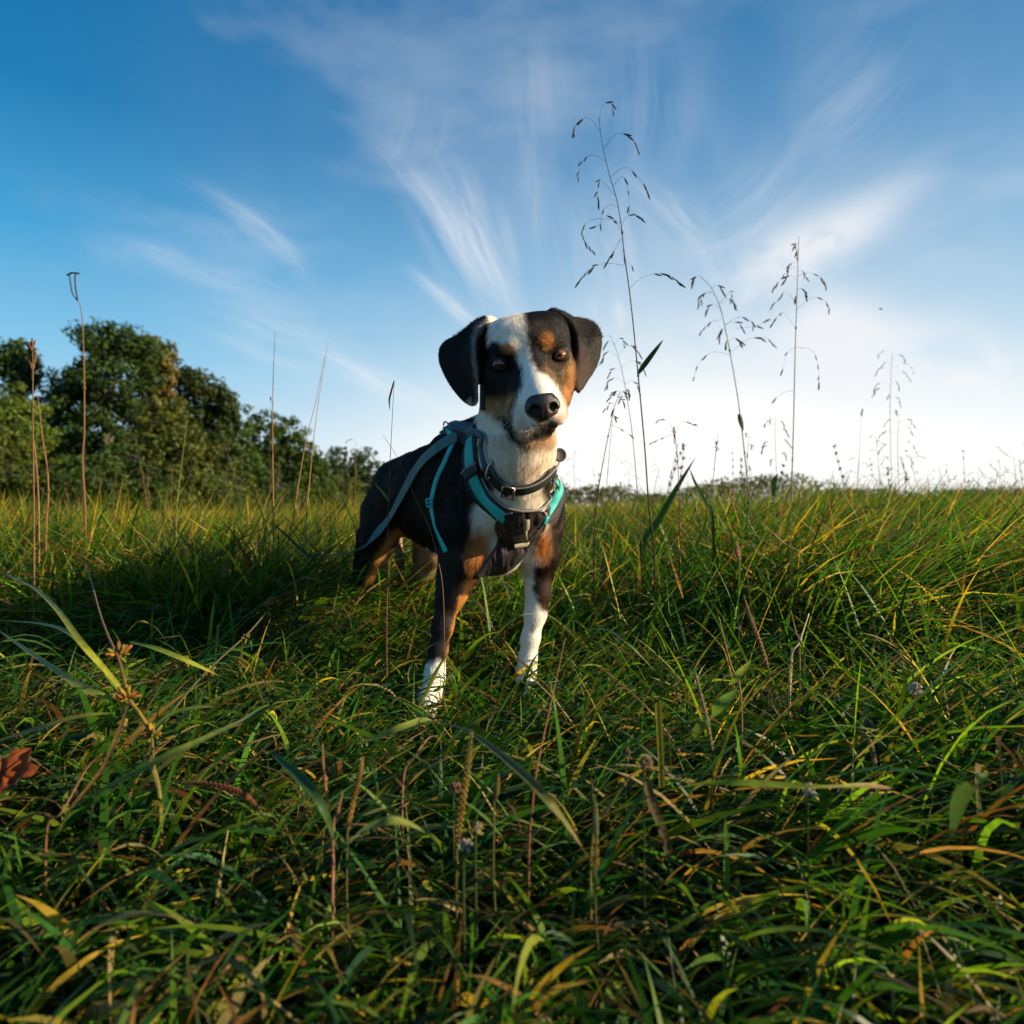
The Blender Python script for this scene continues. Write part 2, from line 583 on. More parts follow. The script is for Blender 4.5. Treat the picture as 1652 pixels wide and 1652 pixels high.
class Field:
    def __init__(s, xs, ys, zs):
        s.ax = [np.asarray(a, np.float32) for a in (xs, ys, zs)]
        s.F = np.full([len(a) for a in s.ax], .2, np.float32)

    def box(s, lo, hi):
        sl = []
        for k in range(3):
            a = int(np.searchsorted(s.ax[k], lo[k])); b = int(np.searchsorted(s.ax[k], hi[k]))
            sl.append(slice(max(a - 1, 0), min(b + 1, len(s.ax[k]))))
        return tuple(sl)

    def grid(s, sl):
        x = s.ax[0][sl[0]][:, None, None]; y = s.ax[1][sl[1]][None, :, None]; z = s.ax[2][sl[2]][None, None, :]
        return x, y, z

    def comb(s, sl, d, k, sub=False):
        f = s.F[sl]
        if sub:
            h = np.maximum(k - np.abs(f + d), 0) / k if k > 0 else 0
            s.F[sl] = np.maximum(f, -d) + h * h * k * .25
        else:
            h = np.maximum(k - np.abs(f - d), 0) / k
            s.F[sl] = np.minimum(f, d) - h * h * k * .25

    def cone(s, a, b, ra, rb, k=.02, sub=False, flat=None):
        """tapered capsule; flat=(axis vector, factor) squeezes it along that axis"""
        a = np.array(a, np.float32); b = np.array(b, np.float32)
        m = max(ra, rb) * (1.6 if flat else 1) + k + .004
        sl = s.box(np.minimum(a, b) - m, np.maximum(a, b) + m)
        x, y, z = s.grid(sl)
        ab = b - a
        L2 = float(ab @ ab) + 1e-12
        px, py, pz = x - a[0], y - a[1], z - a[2]
        t = np.clip((px * ab[0] + py * ab[1] + pz * ab[2]) / L2, 0, 1)
        dx, dy, dz = px - t * ab[0], py - t * ab[1], pz - t * ab[2]
        d2 = dx * dx + dy * dy + dz * dz
        if flat is not None:
            n = np.array(Vector(flat[0]).normalized(), np.float32)
            c = dx * n[0] + dy * n[1] + dz * n[2]
            d2 = d2 + (flat[1] ** -2 - 1) * c * c
        d = np.sqrt(np.maximum(d2, 0)) - (ra + (rb - ra) * t)
        s.comb(sl, d, k, sub)

    def chain(s, pts, k=.02, **kw):
        for (a, ra), (b, rb) in zip(pts[:-1], pts[1:]):
            s.cone(a, b, ra, rb, k, **kw)

    def ell(s, c, r, axes=None, k=.02, sub=False):
        c = np.array(c, np.float32)
        m = max(r) * 1.05 + k + .004
        sl = s.box(c - m, c + m)
        x, y, z = s.grid(sl)
        px, py, pz = x - c[0], y - c[1], z - c[2]
        A = [np.array(v, np.float32) for v in (axes or (Vector((1, 0, 0)), Vector((0, 1, 0)), Vector((0, 0, 1))))]
        q = [px * v[0] + py * v[1] + pz * v[2] for v in A]
        k0 = np.sqrt(sum((q[i] / r[i]) ** 2 for i in range(3)))
        k1 = np.sqrt(sum((q[i] / r[i] ** 2) ** 2 for i in range(3))) + 1e-6
        s.comb(sl, k0 * (k0 - 1) / k1, k, sub)

    def tri(s, A, B, C, th, k=.007):
        A, B, C = (np.array(p, np.float32) for p in (A, B, C))
        m = th + k + .004
        lo = np.minimum(np.minimum(A, B), C) - m; hi = np.maximum(np.maximum(A, B), C) + m
        sl = s.box(lo, hi)
        x, y, z = np.broadcast_arrays(*s.grid(sl))
        p = np.stack([x, y, z], -1)
        n = np.cross(B - A, C - A)
        n = n / (np.linalg.norm(n) + 1e-12)

        def seg(a, b):
            ab = b - a
            t = np.clip(((p - a) @ ab) / (ab @ ab + 1e-12), 0, 1)
            q = p - a - t[..., None] * ab
            return (q * q).sum(-1)
        inside = np.ones(p.shape[:3], bool)
        for a, b in ((A, B), (B, C), (C, A)):
            inside &= ((p - a) @ np.cross(n, b - a)) >= 0
        dp = ((p - A) @ n) ** 2
        d2 = np.where(inside, dp, np.minimum(np.minimum(seg(A, B), seg(B, C)), seg(C, A)))
        s.comb(sl, np.sqrt(d2) - th, k)

    def sheet(s, rim, centre, th, k):
        """a thin curved flap: all its triangles first, then one blend into the rest"""
        P_ = [np.array(p, np.float32) for p in rim + [centre]]
        m = th + k + .006
        sl = s.box(np.min(P_, 0) - m, np.max(P_, 0) + m)
        sub = Field.__new__(Field)
        sub.ax = [s.ax[q][sl[q]] for q in range(3)]
        sub.F = np.full([len(a) for a in sub.ax], .2, np.float32)
        for a, b in zip(rim, rim[1:] + rim[:1]):
            sub.tri(a, b, centre, th, 1e-5)
        s.comb(sl, sub.F, k)

    def surface(s, relax=2):
        F = s.F
        ins = F < 0
        c = [slice(None, -1), slice(1, None)]
        cnt = np.zeros([n - 1 for n in F.shape], np.int8)
        for i in (0, 1):
            for j in (0, 1):
                for k in (0, 1):
                    cnt += ins[c[i], c[j], c[k]]
        act = (cnt > 0) & (cnt < 8)
        I, J, K = np.nonzero(act)
        idx = np.full(cnt.shape, -1, np.int32)
        idx[I, J, K] = np.arange(len(I))
        acc = np.zeros((len(I), 3)); n = np.zeros(len(I))
        AX = s.ax
        for axis in range(3):
            for o1 in (0, 1):
                for o2 in (0, 1):
                    o = [0, 0, 0]
                    oth = [q for q in range(3) if q != axis]
                    o[oth[0]], o[oth[1]] = o1, o2
                    a = (I + o[0], J + o[1], K + o[2])
                    o[axis] = 1
                    b = (I + o[0], J + o[1], K + o[2])
                    fa, fb = F[a], F[b]
                    m = (fa < 0) != (fb < 0)
                    t = fa[m] / (fa[m] - fb[m])
                    pt = np.stack([AX[q][a[q][m]] * (1 - t) + AX[q][b[q][m]] * t for q in range(3)], 1)
                    acc[m] += pt; n[m] += 1
        V = acc / n[:, None]
        quads = []
        for axis in range(3):
            sa = [slice(1, -1)] * 3; sb = [slice(1, -1)] * 3
            sa[axis] = slice(0, -1); sb[axis] = slice(1, None)
            A, B = ins[tuple(sa)], ins[tuple(sb)]
            p = np.array(np.nonzero(A != B))
            flip = A[tuple(p)]
            q = p.copy()
            for r_ in range(3):
                if r_ != axis:
                    q[r_] += 1
            o1, o2 = [(1, 2), (2, 0), (0, 1)][axis]
            d1 = np.zeros((3, 1), int); d1[o1] = 1
            d2 = np.zeros((3, 1), int); d2[o2] = 1
            g0 = idx[tuple(q - d1 - d2)]; g1 = idx[tuple(q - d2)]; g2 = idx[tuple(q)]; g3 = idx[tuple(q - d1)]
            qq = np.stack([g0, g1, g2, g3], 1)
            qq[~flip] = qq[~flip][:, ::-1]
            quads.append(qq)
        Q = np.concatenate(quads)
        Q = Q[(Q >= 0).all(1)]
        for _ in range(relax):
            s_ = np.zeros_like(V); m_ = np.zeros(len(V))
            for a in range(4):
                b = (a + 1) % 4
                np.add.at(s_, Q[:, a], V[Q[:, b]]); np.add.at(m_, Q[:, a], 1)
                np.add.at(s_, Q[:, b], V[Q[:, a]]); np.add.at(m_, Q[:, b], 1)
            V = V * .5 + s_ / m_[:, None] * .5
        return V, Q


def vertex_normals(V, Q):
    n = np.cross(V[Q[:, 2]] - V[Q[:, 0]], V[Q[:, 3]] - V[Q[:, 1]])
    N = np.zeros_like(V)
    for a in range(4):
        np.add.at(N, Q[:, a], n)
    return N / (np.linalg.norm(N, axis=1, keepdims=True) + 1e-12)


def grade(lo, f0, f1, hi, coarse, fine):
    a = np.arange(lo, f0, coarse); b = np.arange(f0, f1, fine); c = np.arange(f1, hi, coarse)
    return np.concatenate([a, b, c])


EYE_L = HL(805.5, 588, -.0045)
EYE_R = HL(903.0, 573, -.0065)
EYE_RAD = .0116
NOSE = HL(875, 655, .094)


def smooth_rim(pts):
    """closed rim of (u, v, depth) points, rounded"""
    q = spline([Vector(p) for p in [pts[-2], pts[-1]] + pts + [pts[0], pts[1]]], (len(pts) + 3) * 2 + 1)
    q = q[4:-4]
    return [HL(*p) for p in q]


def grow_body():
    fine, co = .0017, .0038
    fd = Field(grade(-.56, -.145, .165, .20, co, fine), grade(.80, .84, 1.10, 1.86, co, fine), grade(-.01, .46, .745, .76, co, fine))
    E, C = fd.ell, fd.cone
    ax_d = (DF, DL, Vector((0, 0, 1)))
    # --- trunk
    E(D(-.13, 0, .418), (.185, .086, .118), ax_d, .03)
    E(D(-.25, 0, .426), (.17, .078, .100), ax_d, .04)
    E(D(-.34, 0, .438), (.12, .063, .074), ax_d, .04)
    E(D(-.40, 0, .444), (.070, .060, .064), ax_d, .035)
    fd.chain([(D(-.02, 0, .480), .060), (D(-.12, 0, .468), .048), (D(-.22, 0, .462), .046), (D(-.31, 0, .460), .046), (D(-.38, 0, .456), .045), (D(-.425, 0, .436), .034)], k=.035)
    E(D(-.04, 0, .385), (.105, .078, .105), ax_d, .03)            # fore chest
    E(D(.012, .004, .40), (.05, .055, .065), ax_d, .03)
    E(P(802, 885, 1.175), (.06, .045, .045), ax_d, .03)
    E(D(-.09, 0, .495), (.06, .038, .036), ax_d, .03)
    # --- neck
    fd.chain([(D(-.05, 0, .465), .080), (P(824, 735, 1.11), .060), (P(830, 680, 1.065), .054), (HL(842, 612, -.075), .052)], k=.035)
    fd.chain([(P(838, 815, 1.085), .050), (P(838, 740, 1.045), .050), (P(843, 690, 1.02), .046), (HL(848, 640, -.05), .040)], k=.03)
    fd.chain([(D(-.09, 0, .500), .050), (P(822, 690, 1.14), .046), (HL(848, 590, -.12), .045)], k=.03)
    # --- fore legs
    for s_, sh in ((-1, P(740, 820, 1.16)), (1, P(878, 835, 1.20))):
        pass
    # dog's right (image left)
    E(P(735, 815, 1.205), (.075, .044, .095), ax_d, .03)
    fd.chain([(P(748, 850, 1.14), .046), (P(742, 895, 1.15), .038), (P(733, 932, 1.155), .030), (P(724, 968, 1.145), .0212), (P(714, 1010, 1.135), .0174),
              (P(707, 1050, 1.13), .0148), (P(702, 1080, 1.125), .0144), (P(700, 1098, 1.12), .0164), (P(698, 1118, 1.12), .0160), (P(692, 1142, 1.105), .0165)], k=.016)
    C(P(757, 905, 1.13), P(735, 950, 1.14), .026, .02, .03)
    # dog's left (image right)
    E(P(872, 820, 1.225), (.06, .036, .085), ax_d, .03)
    fd.chain([(P(866, 850, 1.18), .044), (P(868, 890, 1.19), .036), (P(868, 925, 1.20), .0245), (P(868, 955, 1.20), .0222), (P(864, 990, 1.20), .0188),
              (P(856, 1030, 1.20), .0158), (P(852, 1060, 1.20), .0150), (P(849, 1084, 1.195), .0168), (P(849, 1108, 1.195), .0158), (P(848, 1130, 1.18), .0165)], k=.016)
    # --- fore paws
    for c0, yaw in ((P(684, 1158, 1.085), -.25), (P(850, 1143, 1.165), .05)):
        f = Vector((math.sin(yaw), -math.cos(yaw), 0)); l = Vector((math.cos(yaw), math.sin(yaw), 0))
        base = Vector((c0.x, c0.y, .020))
        E(base + Vector((0, 0, .004)) - f * .004, (.024, .0215, .017), (f, l, Vector((0, 0, 1))), .015)
        C(base + Vector((0, 0, .01)) - f * .005, base + Vector((0, 0, .045)) - f * .014, .017, .0155, .012)
        for k_, (lat, fw) in enumerate(((-.0165, .016), (-.0058, .027), (.0058, .027), (.0165, .016))):
            fd.chain([(base + l * lat * .7 + f * .006 + Vector((0, 0, .006)), .009), (base + l * lat + f * fw + Vector((0, 0, .001)), .0098), (base + l * lat * 1.05 + f * (fw + .008) + Vector((0, 0, -.006)), .0078)], k=.004)
    # --- hind legs
    for s_ in (-1, 1):
        E(D(-.385, .048 * s_, .402), (.058, .036, .092), ax_d, .03)
        fd.chain([(D(-.415, .056 * s_, .39), .047), (D(-.395, .068 * s_, .33), .041), (D(-.405, .074 * s_, .285), .029), (D(-.465, .079 * s_, .235), .0225),
                  (D(-.540, .083 * s_, .185), .0150), (D(-.572, .083 * s_, .150), .0155), (D(-.575, .083 * s_, .095), .0135), (D(-.562, .083 * s_, .045), .0145)], k=.02)
        C(D(-.465, .072 * s_, .33), D(-.545, .083 * s_, .20), .028, .009, .02)
        b = D(-.54, .083 * s_, .018)
        E(b, (.034, .022, .017), ax_d, .014)
        for lat, fw in ((-.0155, .016), (-.0055, .026), (.0055, .026), (.0155, .016)):
            C(b + DL * lat * .7 + DF * .006, b + DL * lat + DF * (fw + .006) + Vector((0, 0, -.004)), .009, .0085, .004)
    # belly sheath and tuck
    fd.chain([(D(-.33, 0, .355), .020), (D(-.42, 0, .375), .022)], k=.03)
    C(D(-.35, .0, .335), D(-.385, .0, .345), .0115, .013, .012)
    # tail hanging behind
    fd.chain([(D(-.47, .01, .465), .020), (D(-.535, .02, .42), .016), (D(-.55, .03, .35), .013), (D(-.545, .04, .26), .010), (D(-.555, .04, .20), .006)], k=.02)

    # --- head
    ah = (HR, HW, HU)
    E(HL(851, 566, -.080), (.0615, .078, .0585), ah, .02)
    E(HL(853, 552, -.035), (.050, .045, .040), ah, .025)
    E(HL(815, 548, -.045), (.030, .035, .030), ah, .025)
    E(HL(886, 538, -.045), (.030, .035, .030), ah, .025)
    E(HL(801, 612, -.052), (.026, .050, .044), ah, .025)
    E(HL(902, 598, -.052), (.0225, .050, .044), ah, .025)
    E(HL(812, 645, -.050), (.026, .045, .034), ah, .025)
    E(HL(890, 640, -.045), (.028, .045, .034), ah, .025)
    C(HL(810, 570, -.012), HL(824, 562, -.006), .0135, .013, .014)      # brows
    C(HL(897, 556, -.014), HL(883, 551, -.006), .0135, .013, .014)
    C(HL(800, 606, -.020), HL(822, 618, -.004), .016, .018, .018)       # under the eyes
    C(HL(908, 592, -.022), HL(890, 606, -.004), .014, .018, .018)
    C(HL(856, 583, -.010), HL(866, 622, .055), .021, .0195, .022)       # bridge
    C(HL(866, 622, .055), HL(872, 640, .086), .0195, .0175, .012)
    C(HL(853, 628, -.020), HL(867, 660, .062), .040, .0320, .025)       # muzzle
    C(HL(858, 676, .045), HL(864, 684, .074), .0225, .0185, .012)
    C(HL(848, 672, .040), HL(857, 681, .070), .0225, .0180, .010)       # left flew
    C(HL(889, 664, .044), HL(893, 672, .072), .0205, .0180, .010)       # right flew
    C(HL(829, 672, .000), HL(843, 682, .040), .0215, .0205, .014)       # left lip back to the corner
    C(HL(893, 650, .000), HL(894, 664, .040), .0225, .020, .014)
    C(HL(845, 664, -.03), HL(870, 687, .050), .024, .0120, .014)        # lower jaw
    C(HL(866, 689, .045), HL(880, 692, .062), .0115, .0105, .008)
    # mouth line
    ml = [(822, 690, .050), (838, 700, .066), (852, 699, .082), (866, 696, .092), (878, 692, .094), (889, 691, .090), (899, 689, .080), (907, 682, .064)]
    for (a, b) in zip(ml[:-1], ml[1:]):
        ra = .0026 if a[0] < 850 or a[0] > 897 else .0046
        C(HL(*a), HL(*b), ra, ra, .004, sub=True)
    C(HL(876, 672, .104), HL(877, 688, .100), .0016, .0016, .004, sub=True)
    # eye sockets
    for e, ax_ in ((EYE_L, 1), (EYE_R, -1)):
        E(e + HW * .004, (.0124, .0115, .0100), ah, .005, sub=True)
        C(e + HR * .009 * ax_ + HW * .004 - HU * .002, e + HR * .0145 * ax_ + HW * .004 - HU * .005, .0035, .002, .005, sub=True)
    # --- ears
    th = .0029
    eL = [(787, 516, -.055), (765, 521, -.080), (738, 543, -.085), (722, 550, -.080), (711, 563, -.075), (711, 585, -.068), (723, 612, -.055), (738, 634, -.044), (752, 648, -.036),
          (763, 653, -.030), (769, 646, -.026), (768, 622, -.020), (766, 595, -.020), (763, 568, -.026), (766, 545, -.036)]
    cL = HL(738, 590, -.050)
    fd.sheet(smooth_rim(eL), cL, th, .007)
    inn = [(787, 516, -.055), (766, 545, -.036), (763, 568, -.026), (766, 595, -.020), (768, 618, -.020), (780, 608, -.060), (786, 580, -.070), (792, 545, -.070)]
    ci = HL(778, 575, -.060)
    fd.sheet(smooth_rim(inn), ci, .0028, .006)
    C(HL(790, 522, -.075), HL(770, 535, -.080), .012, .007, .015)
    eR = [(893, 502, -.060), (908, 506, -.070), (922, 513, -.085), (945, 517, -.095), (960, 525, -.092), (968, 540, -.085), (968, 562, -.076), (961, 590, -.062), (947, 612, -.046),
          (933, 632, -.028), (928, 612, -.026), (930, 590, -.026), (933, 568, -.030), (930, 540, -.042), (918, 518, -.055)]
    cR = HL(947, 565, -.060)
    fd.sheet(smooth_rim(eR), cR, th, .007)
    inn = [(893, 502, -.060), (918, 518, -.055), (930, 540, -.042), (933, 568, -.030), (930, 592, -.027), (921, 590, -.065), (914, 560, -.068), (902, 528, -.064)]
    ci = HL(918, 555, -.055)
    fd.sheet(smooth_rim(inn), ci, .0028, .006)
    C(HL(890, 512, -.075), HL(908, 518, -.080), .012, .007, .015)
    return fd


fd = grow_body()
BV, BQ = fd.surface()
BN = vertex_normals(BV, BQ)
BVH = BVHTree.FromPolygons([tuple(p) for p in BV], [tuple(q) for q in BQ.tolist()])


# ---- coat
def pix(p):
    """photo pixel under which a world point shows; used to lay the coat markings onto the body"""
    y = np.maximum(p[:, 1], .05)
    return p[:, 0] / y * F_PX + 826, H_PX - (p[:, 2] - CAM_Z) / y * F_PX


def poly(u, v, pts, soft=2.0):
    """soft inside test of a polygon: 1 inside, 0 outside"""
    pts = np.array(pts, float)
    ins = np.zeros(len(u), bool)
    d = np.full(len(u), 1e9)
    for (x0, y0), (x1, y1) in zip(pts, np.roll(pts, -1, 0)):
        c = ((y0 > v) != (y1 > v))
        with np.errstate(divide='ignore', invalid='ignore'):
            xi = (x1 - x0) * (v - y0) / (y1 - y0 + 1e-12) + x0
        ins ^= c & (u < xi)
        ex, ey = x1 - x0, y1 - y0
        t = np.clip(((u - x0) * ex + (v - y0) * ey) / (ex * ex + ey * ey + 1e-9), 0, 1)
        d = np.minimum(d, np.hypot(u - x0 - t * ex, v - y0 - t * ey))
    sgn = np.where(ins, d, -d)
    return np.clip(sgn / soft * .5 + .5, 0, 1)


def ellm(u, v, cu, cv, ru, rv, rot=0, soft=.3):
    c, s = math.cos(R(rot)), math.sin(R(rot))
    x, y = ((u - cu) * c + (v - cv) * s) / ru, (-(u - cu) * s + (v - cv) * c) / rv
    return np.clip((1 - np.hypot(x, y)) / soft * .5 + .5, 0, 1)


BLACK = np.array((.0100, .0068, .0058)); BROWN = np.array((.038, .017, .010)); TAN = np.array((.52, .23, .058))
GOLD = np.array((.36, .20, .075)); WHITE_C = np.array((.84, .80, .72)); CREAM = np.array((.66, .54, .38)); PINK = np.array((.50, .31, .25)); SKIN = np.array((.016, .012, .012))


def coat(p, n=None, jit=None):
    p = np.asarray(p, float)
    u, v = pix(p)
    N = len(p)
    j1 = vnoise(p, 260, 1) if jit is None else jit
    u = u + 1.6 * vnoise(p, 120, 2) + 1.3 * j1
    v = v + 1.6 * vnoise(p, 120, 3) + 1.6 * vnoise(p, 300, 4)
    rel = p - np.array(HE)
    hy = rel @ np.array(HW); hx = rel @ np.array(HR); hz = rel @ np.array(HU)
    da = (p - np.array(DO)) @ np.array(DF); dl = (p - np.array(DO)) @ np.array(DL); z = p[:, 2]
    c = np.tile(BLACK, (N, 1))
    c = c * (1 + .22 * vnoise(p, 45, 5))[:, None]

    def put(m, colr, k=1.0):
        nonlocal c
        m = np.clip(m * k, 0, 1)[:, None]
        c = c * (1 - m) + colr * m
    head = (hz > -.16) & (hy > -.22) & (z > .47) & (p[:, 1] < 1.2)
    body = ~head
    front = (p[:, 1] < 1.32)
    # ---------- body
    b = body & front
    throat = poly(u, v, [(760, 640), (905, 640), (900, 730), (897, 765), (889, 795), (880, 840), (905, 880), (884, 905), (868, 935), (790, 905), (776, 890), (762, 850), (764, 815), (790, 812), (796, 780), (784, 750), (772, 700)], 5)
    put(throat * b, WHITE_C)
    tanw = ellm(u, v, 838, 733, 22, 38, 10, .9) + ellm(u, v, 812, 716, 14, 22, 0, .9) * .5 + ellm(u, v, 868, 743, 14, 20, 0, .8) * .7
    put(tanw * b * (.55 + .35 * vnoise(p, 70, 8)), np.array((.46, .33, .17)))
    put(poly(u, v, [(874, 775), (893, 757), (902, 790), (905, 850), (893, 850), (884, 822)], 5) * b, BROWN)
    put(poly(u, v, [(772, 850), (788, 862), (792, 888), (782, 912), (758, 925), (752, 900), (758, 870)], 9) * b, TAN)
    put(poly(u, v, [(866, 858), (886, 850), (896, 870), (893, 898), (876, 906), (862, 890)], 9) * b, TAN)
    put(poly(u, v, [(893, 840), (915, 840), (910, 940), (888, 985), (852, 990), (856, 925), (872, 915), (888, 893)], 5) * b, BROWN)
    # forelegs
    legL = b & (z < .30) & (u > 800)
    put((legL & (v > 905)).astype(float), WHITE_C * .96)
    put(poly(u, v, [(864, 905), (920, 890), (905, 995), (874, 985), (860, 950)], 4) * legL, BROWN * .9)
    put(ellm(u, v, 860, 1015, 4, 8) * legL * .6, np.array((.2, .15, .12)))
    legR = b & (z < .31) & (u < 790)
    put((legR & (v > 1064)).astype(float) * np.clip((v - 1062) / 10, 0, 1), WHITE_C)
    mt = poly(u, v, [(764, 900), (780, 905), (770, 935), (755, 960), (748, 985), (735, 1020), (728, 1066), (719, 1066), (728, 1020), (736, 980), (748, 940)], 6)
    put(mt * legR, TAN * .3 + BROWN * .7, .6)
    put(np.clip((u - 737 + (v - 965) * .21) / 5, 0, 1) * legR * (v > 960) * (v < 1064), TAN * .9)
    # hind legs
    h = (da < -.30) & (z < .40)
    inner = np.clip((v - 838) / 18, 0, 1)
    far_leg = h & (dl > 0.012)
    put((far_leg * inner), np.array((.36, .22, .15)))
    put(poly(u, v, [(648, 838), (668, 830), (660, 860), (640, 872), (612, 905), (596, 945), (585, 945), (604, 905), (622, 872)], 5) * (h & (dl <= .02)), TAN * .9)
    put((h & (z < .12)).astype(float), WHITE_C * .9)
    put(ellm(u, v, 686, 855, 11, 9) * h, np.array((.6, .42, .30)))
    # ---------- head
    hd = head.astype(float)
    fr = head & (hy > -.115)
    put(poly(u, v, [(776, 650), (800, 668), (838, 712), (888, 715), (905, 700), (912, 760), (760, 760), (768, 668)], 4) * (head & (hz < -.055) & (hy < .035)), WHITE_C * .95)
    blaze = poly(u, v, [(783, 500), (843, 500), (849, 530), (852, 555), (858, 583), (866, 598), (880, 604), (893, 616), (907, 638), (915, 660), (915, 690), (903, 708), (838, 712), (829, 702), (826, 680),
                        (828, 662), (834, 643), (842, 622), (843, 600), (836, 583), (829, 566), (812, 556), (797, 551), (782, 562), (779, 548), (784, 530)], 4.5)
    put(blaze * fr, WHITE_C)
    put((hd * (hy <= -.115) * (np.abs(hx + .03) < .025) * (hz > 0)), WHITE_C)
    browL = ellm(u, v, 820, 563, 10, 7, 25, .7); put(browL * fr, TAN * 1.15)
    browR = ellm(u, v, 882, 549, 9, 13, -15, .5); put(browR * fr, TAN * 1.05)
    put(poly(u, v, [(776, 638), (800, 644), (820, 638), (833, 634), (829, 655), (826, 675), (812, 684), (800, 682), (785, 668), (776, 655)], 6) * fr * (.78 + .3 * vnoise(p, 90, 9)), GOLD * 1.15)
    put(poly(u, v, [(779, 524), (788, 530), (786, 548), (780, 556)], 4) * fr * .7, GOLD)
    put(poly(u, v, [(872, 596), (884, 588), (896, 590), (910, 584), (922, 566), (932, 590), (925, 640), (915, 652), (906, 634), (893, 612), (880, 602)], 7) * fr * (.55 + .3 * vnoise(p, 80, 10)), GOLD * .75)
    put(poly(u, v, [(921, 585), (935, 585), (925, 645), (912, 652), (908, 630)], 5) * fr * .75, TAN)
    put(poly(u, v, [(893, 590), (912, 588), (905, 602), (889, 604)], 5) * fr * .7, BLACK * 1.5)
    put(ellm(u, v, 868, 530, 12, 9, 0, .9) * fr * .5, np.array((.11, .07, .05)))
    # lips, muzzle skin
    put(poly(u, v, [(806, 674), (814, 668), (822, 682), (832, 700), (836, 708), (826, 704), (812, 694)], 4) * fr, SKIN)
    pk = poly(u, v, [(836, 660), (850, 672), (856, 690), (852, 705), (838, 700), (833, 680)], 7) * .6 + poly(u, v, [(900, 640), (914, 655), (914, 695), (902, 704), (885, 690), (893, 676), (904, 662)], 6) * .75
    put(pk * fr * (hy > .0), PINK)
    put(poly(u, v, [(861, 676), (893, 672), (903, 684), (895, 694), (870, 694), (852, 702), (856, 690)], 4) * fr * (hy > .03) * (.5 + .4 * vnoise(p, 320, 12)), np.array((.10, .058, .045)))
    put(poly(u, v, [(864, 674), (892, 674), (896, 688), (884, 692), (868, 694)], 4) * fr * (hy > .03) * .8, SKIN * 1.5)
    put(poly(u, v, [(856, 699), (866, 692), (878, 687), (902, 685), (898, 694), (874, 701), (858, 704)], 2) * fr * (hy > .03), SKIN)
    put(poly(u, v, [(850, 703), (868, 700), (890, 697), (903, 694), (890, 714), (846, 714)], 3) * fr * (hy > -.01), np.array((.62, .46, .32)))
    rn = p - np.array(NOSE)
    put(np.clip((1.25 - np.hypot(rn @ np.array(HR) / .019, rn @ np.array(HU) / .016)) / .3, 0, 1) * (hy > .06) * fr, SKIN)
    # round the eyes
    for e in (EYE_L, EYE_R):
        r_ = rel - np.array(e - HE)
        ex, ez = r_ @ np.array(HR), r_ @ np.array(HU)
        put(np.clip((.0165 - np.hypot(ex, ez * 1.25)) / .004, 0, 1) * fr, SKIN)
    # ears
    ear = head & ((u < 783) | (u > 926)) & (hy < .0)
    earL = ear & (u < 800) & (v < 668) & (hz > -.1)
    earf = (((u < 784) & (v < 662)) | (u > 929)) & head
    put(earf.astype(float), BLACK * .8)
    put(((u > 915) & head & (v > 555)).astype(float) * poly(u, v, [(928, 555), (940, 560), (958, 600), (934, 640), (924, 640)], 6), BROWN * 1.1)
    edge = poly(u, v, [(785, 512), (768, 522), (760, 545), (762, 580), (766, 620), (770, 660), (775, 658), (774, 620), (769, 580), (768, 548), (780, 528)], 3)
    put(edge * head * (v < 665) * (hy < 0) * .7, np.array((.30, .28, .28)))  # rim highlight along the left ear's fold, painted into the coat
    put(poly(u, v, [(752, 650), (758, 642), (763, 650), (770, 645), (773, 660), (760, 668)], 3) * head * .7, WHITE_C * .6)
    return np.clip(c, 0, 1)


body_col = coat(BV)
mbody, g = new_mat('dog_coat_skin')
pr = g.n('ShaderNodeBsdfPrincipled')
g.put(pr.inputs['Base Color'], attr(g)); pr.inputs['Roughness'].default_value = .65; pr.inputs['Specular IOR Level'].default_value = .25
geo = g.n('ShaderNodeNewGeometry')
bp = g.n('ShaderNodeBump'); bp.inputs['Strength'].default_value = .5; bp.inputs['Distance'].default_value = .001
g.put(bp.inputs['Height'], g.noise(geo.outputs['Position'], 900, 3, .6)); g.put(pr.inputs['Normal'], bp.outputs[0])
g.put(g.n('ShaderNodeOutputMaterial').inputs[0], pr.outputs[0])

dog = empty('dog', DO)
tag(dog, 'black, tan and white dog standing in long grass, head tilted towards the viewer', 'dog')
body = link('body', np_mesh('dog_body', BV, BQ, True, body_col), mbody, dog)


# ---- fur
def near_surface(p):
    q, n, i, d = BVH.find_nearest(Vector(p))
    return q, n


NO_FUR = []       # (mesh points) under straps


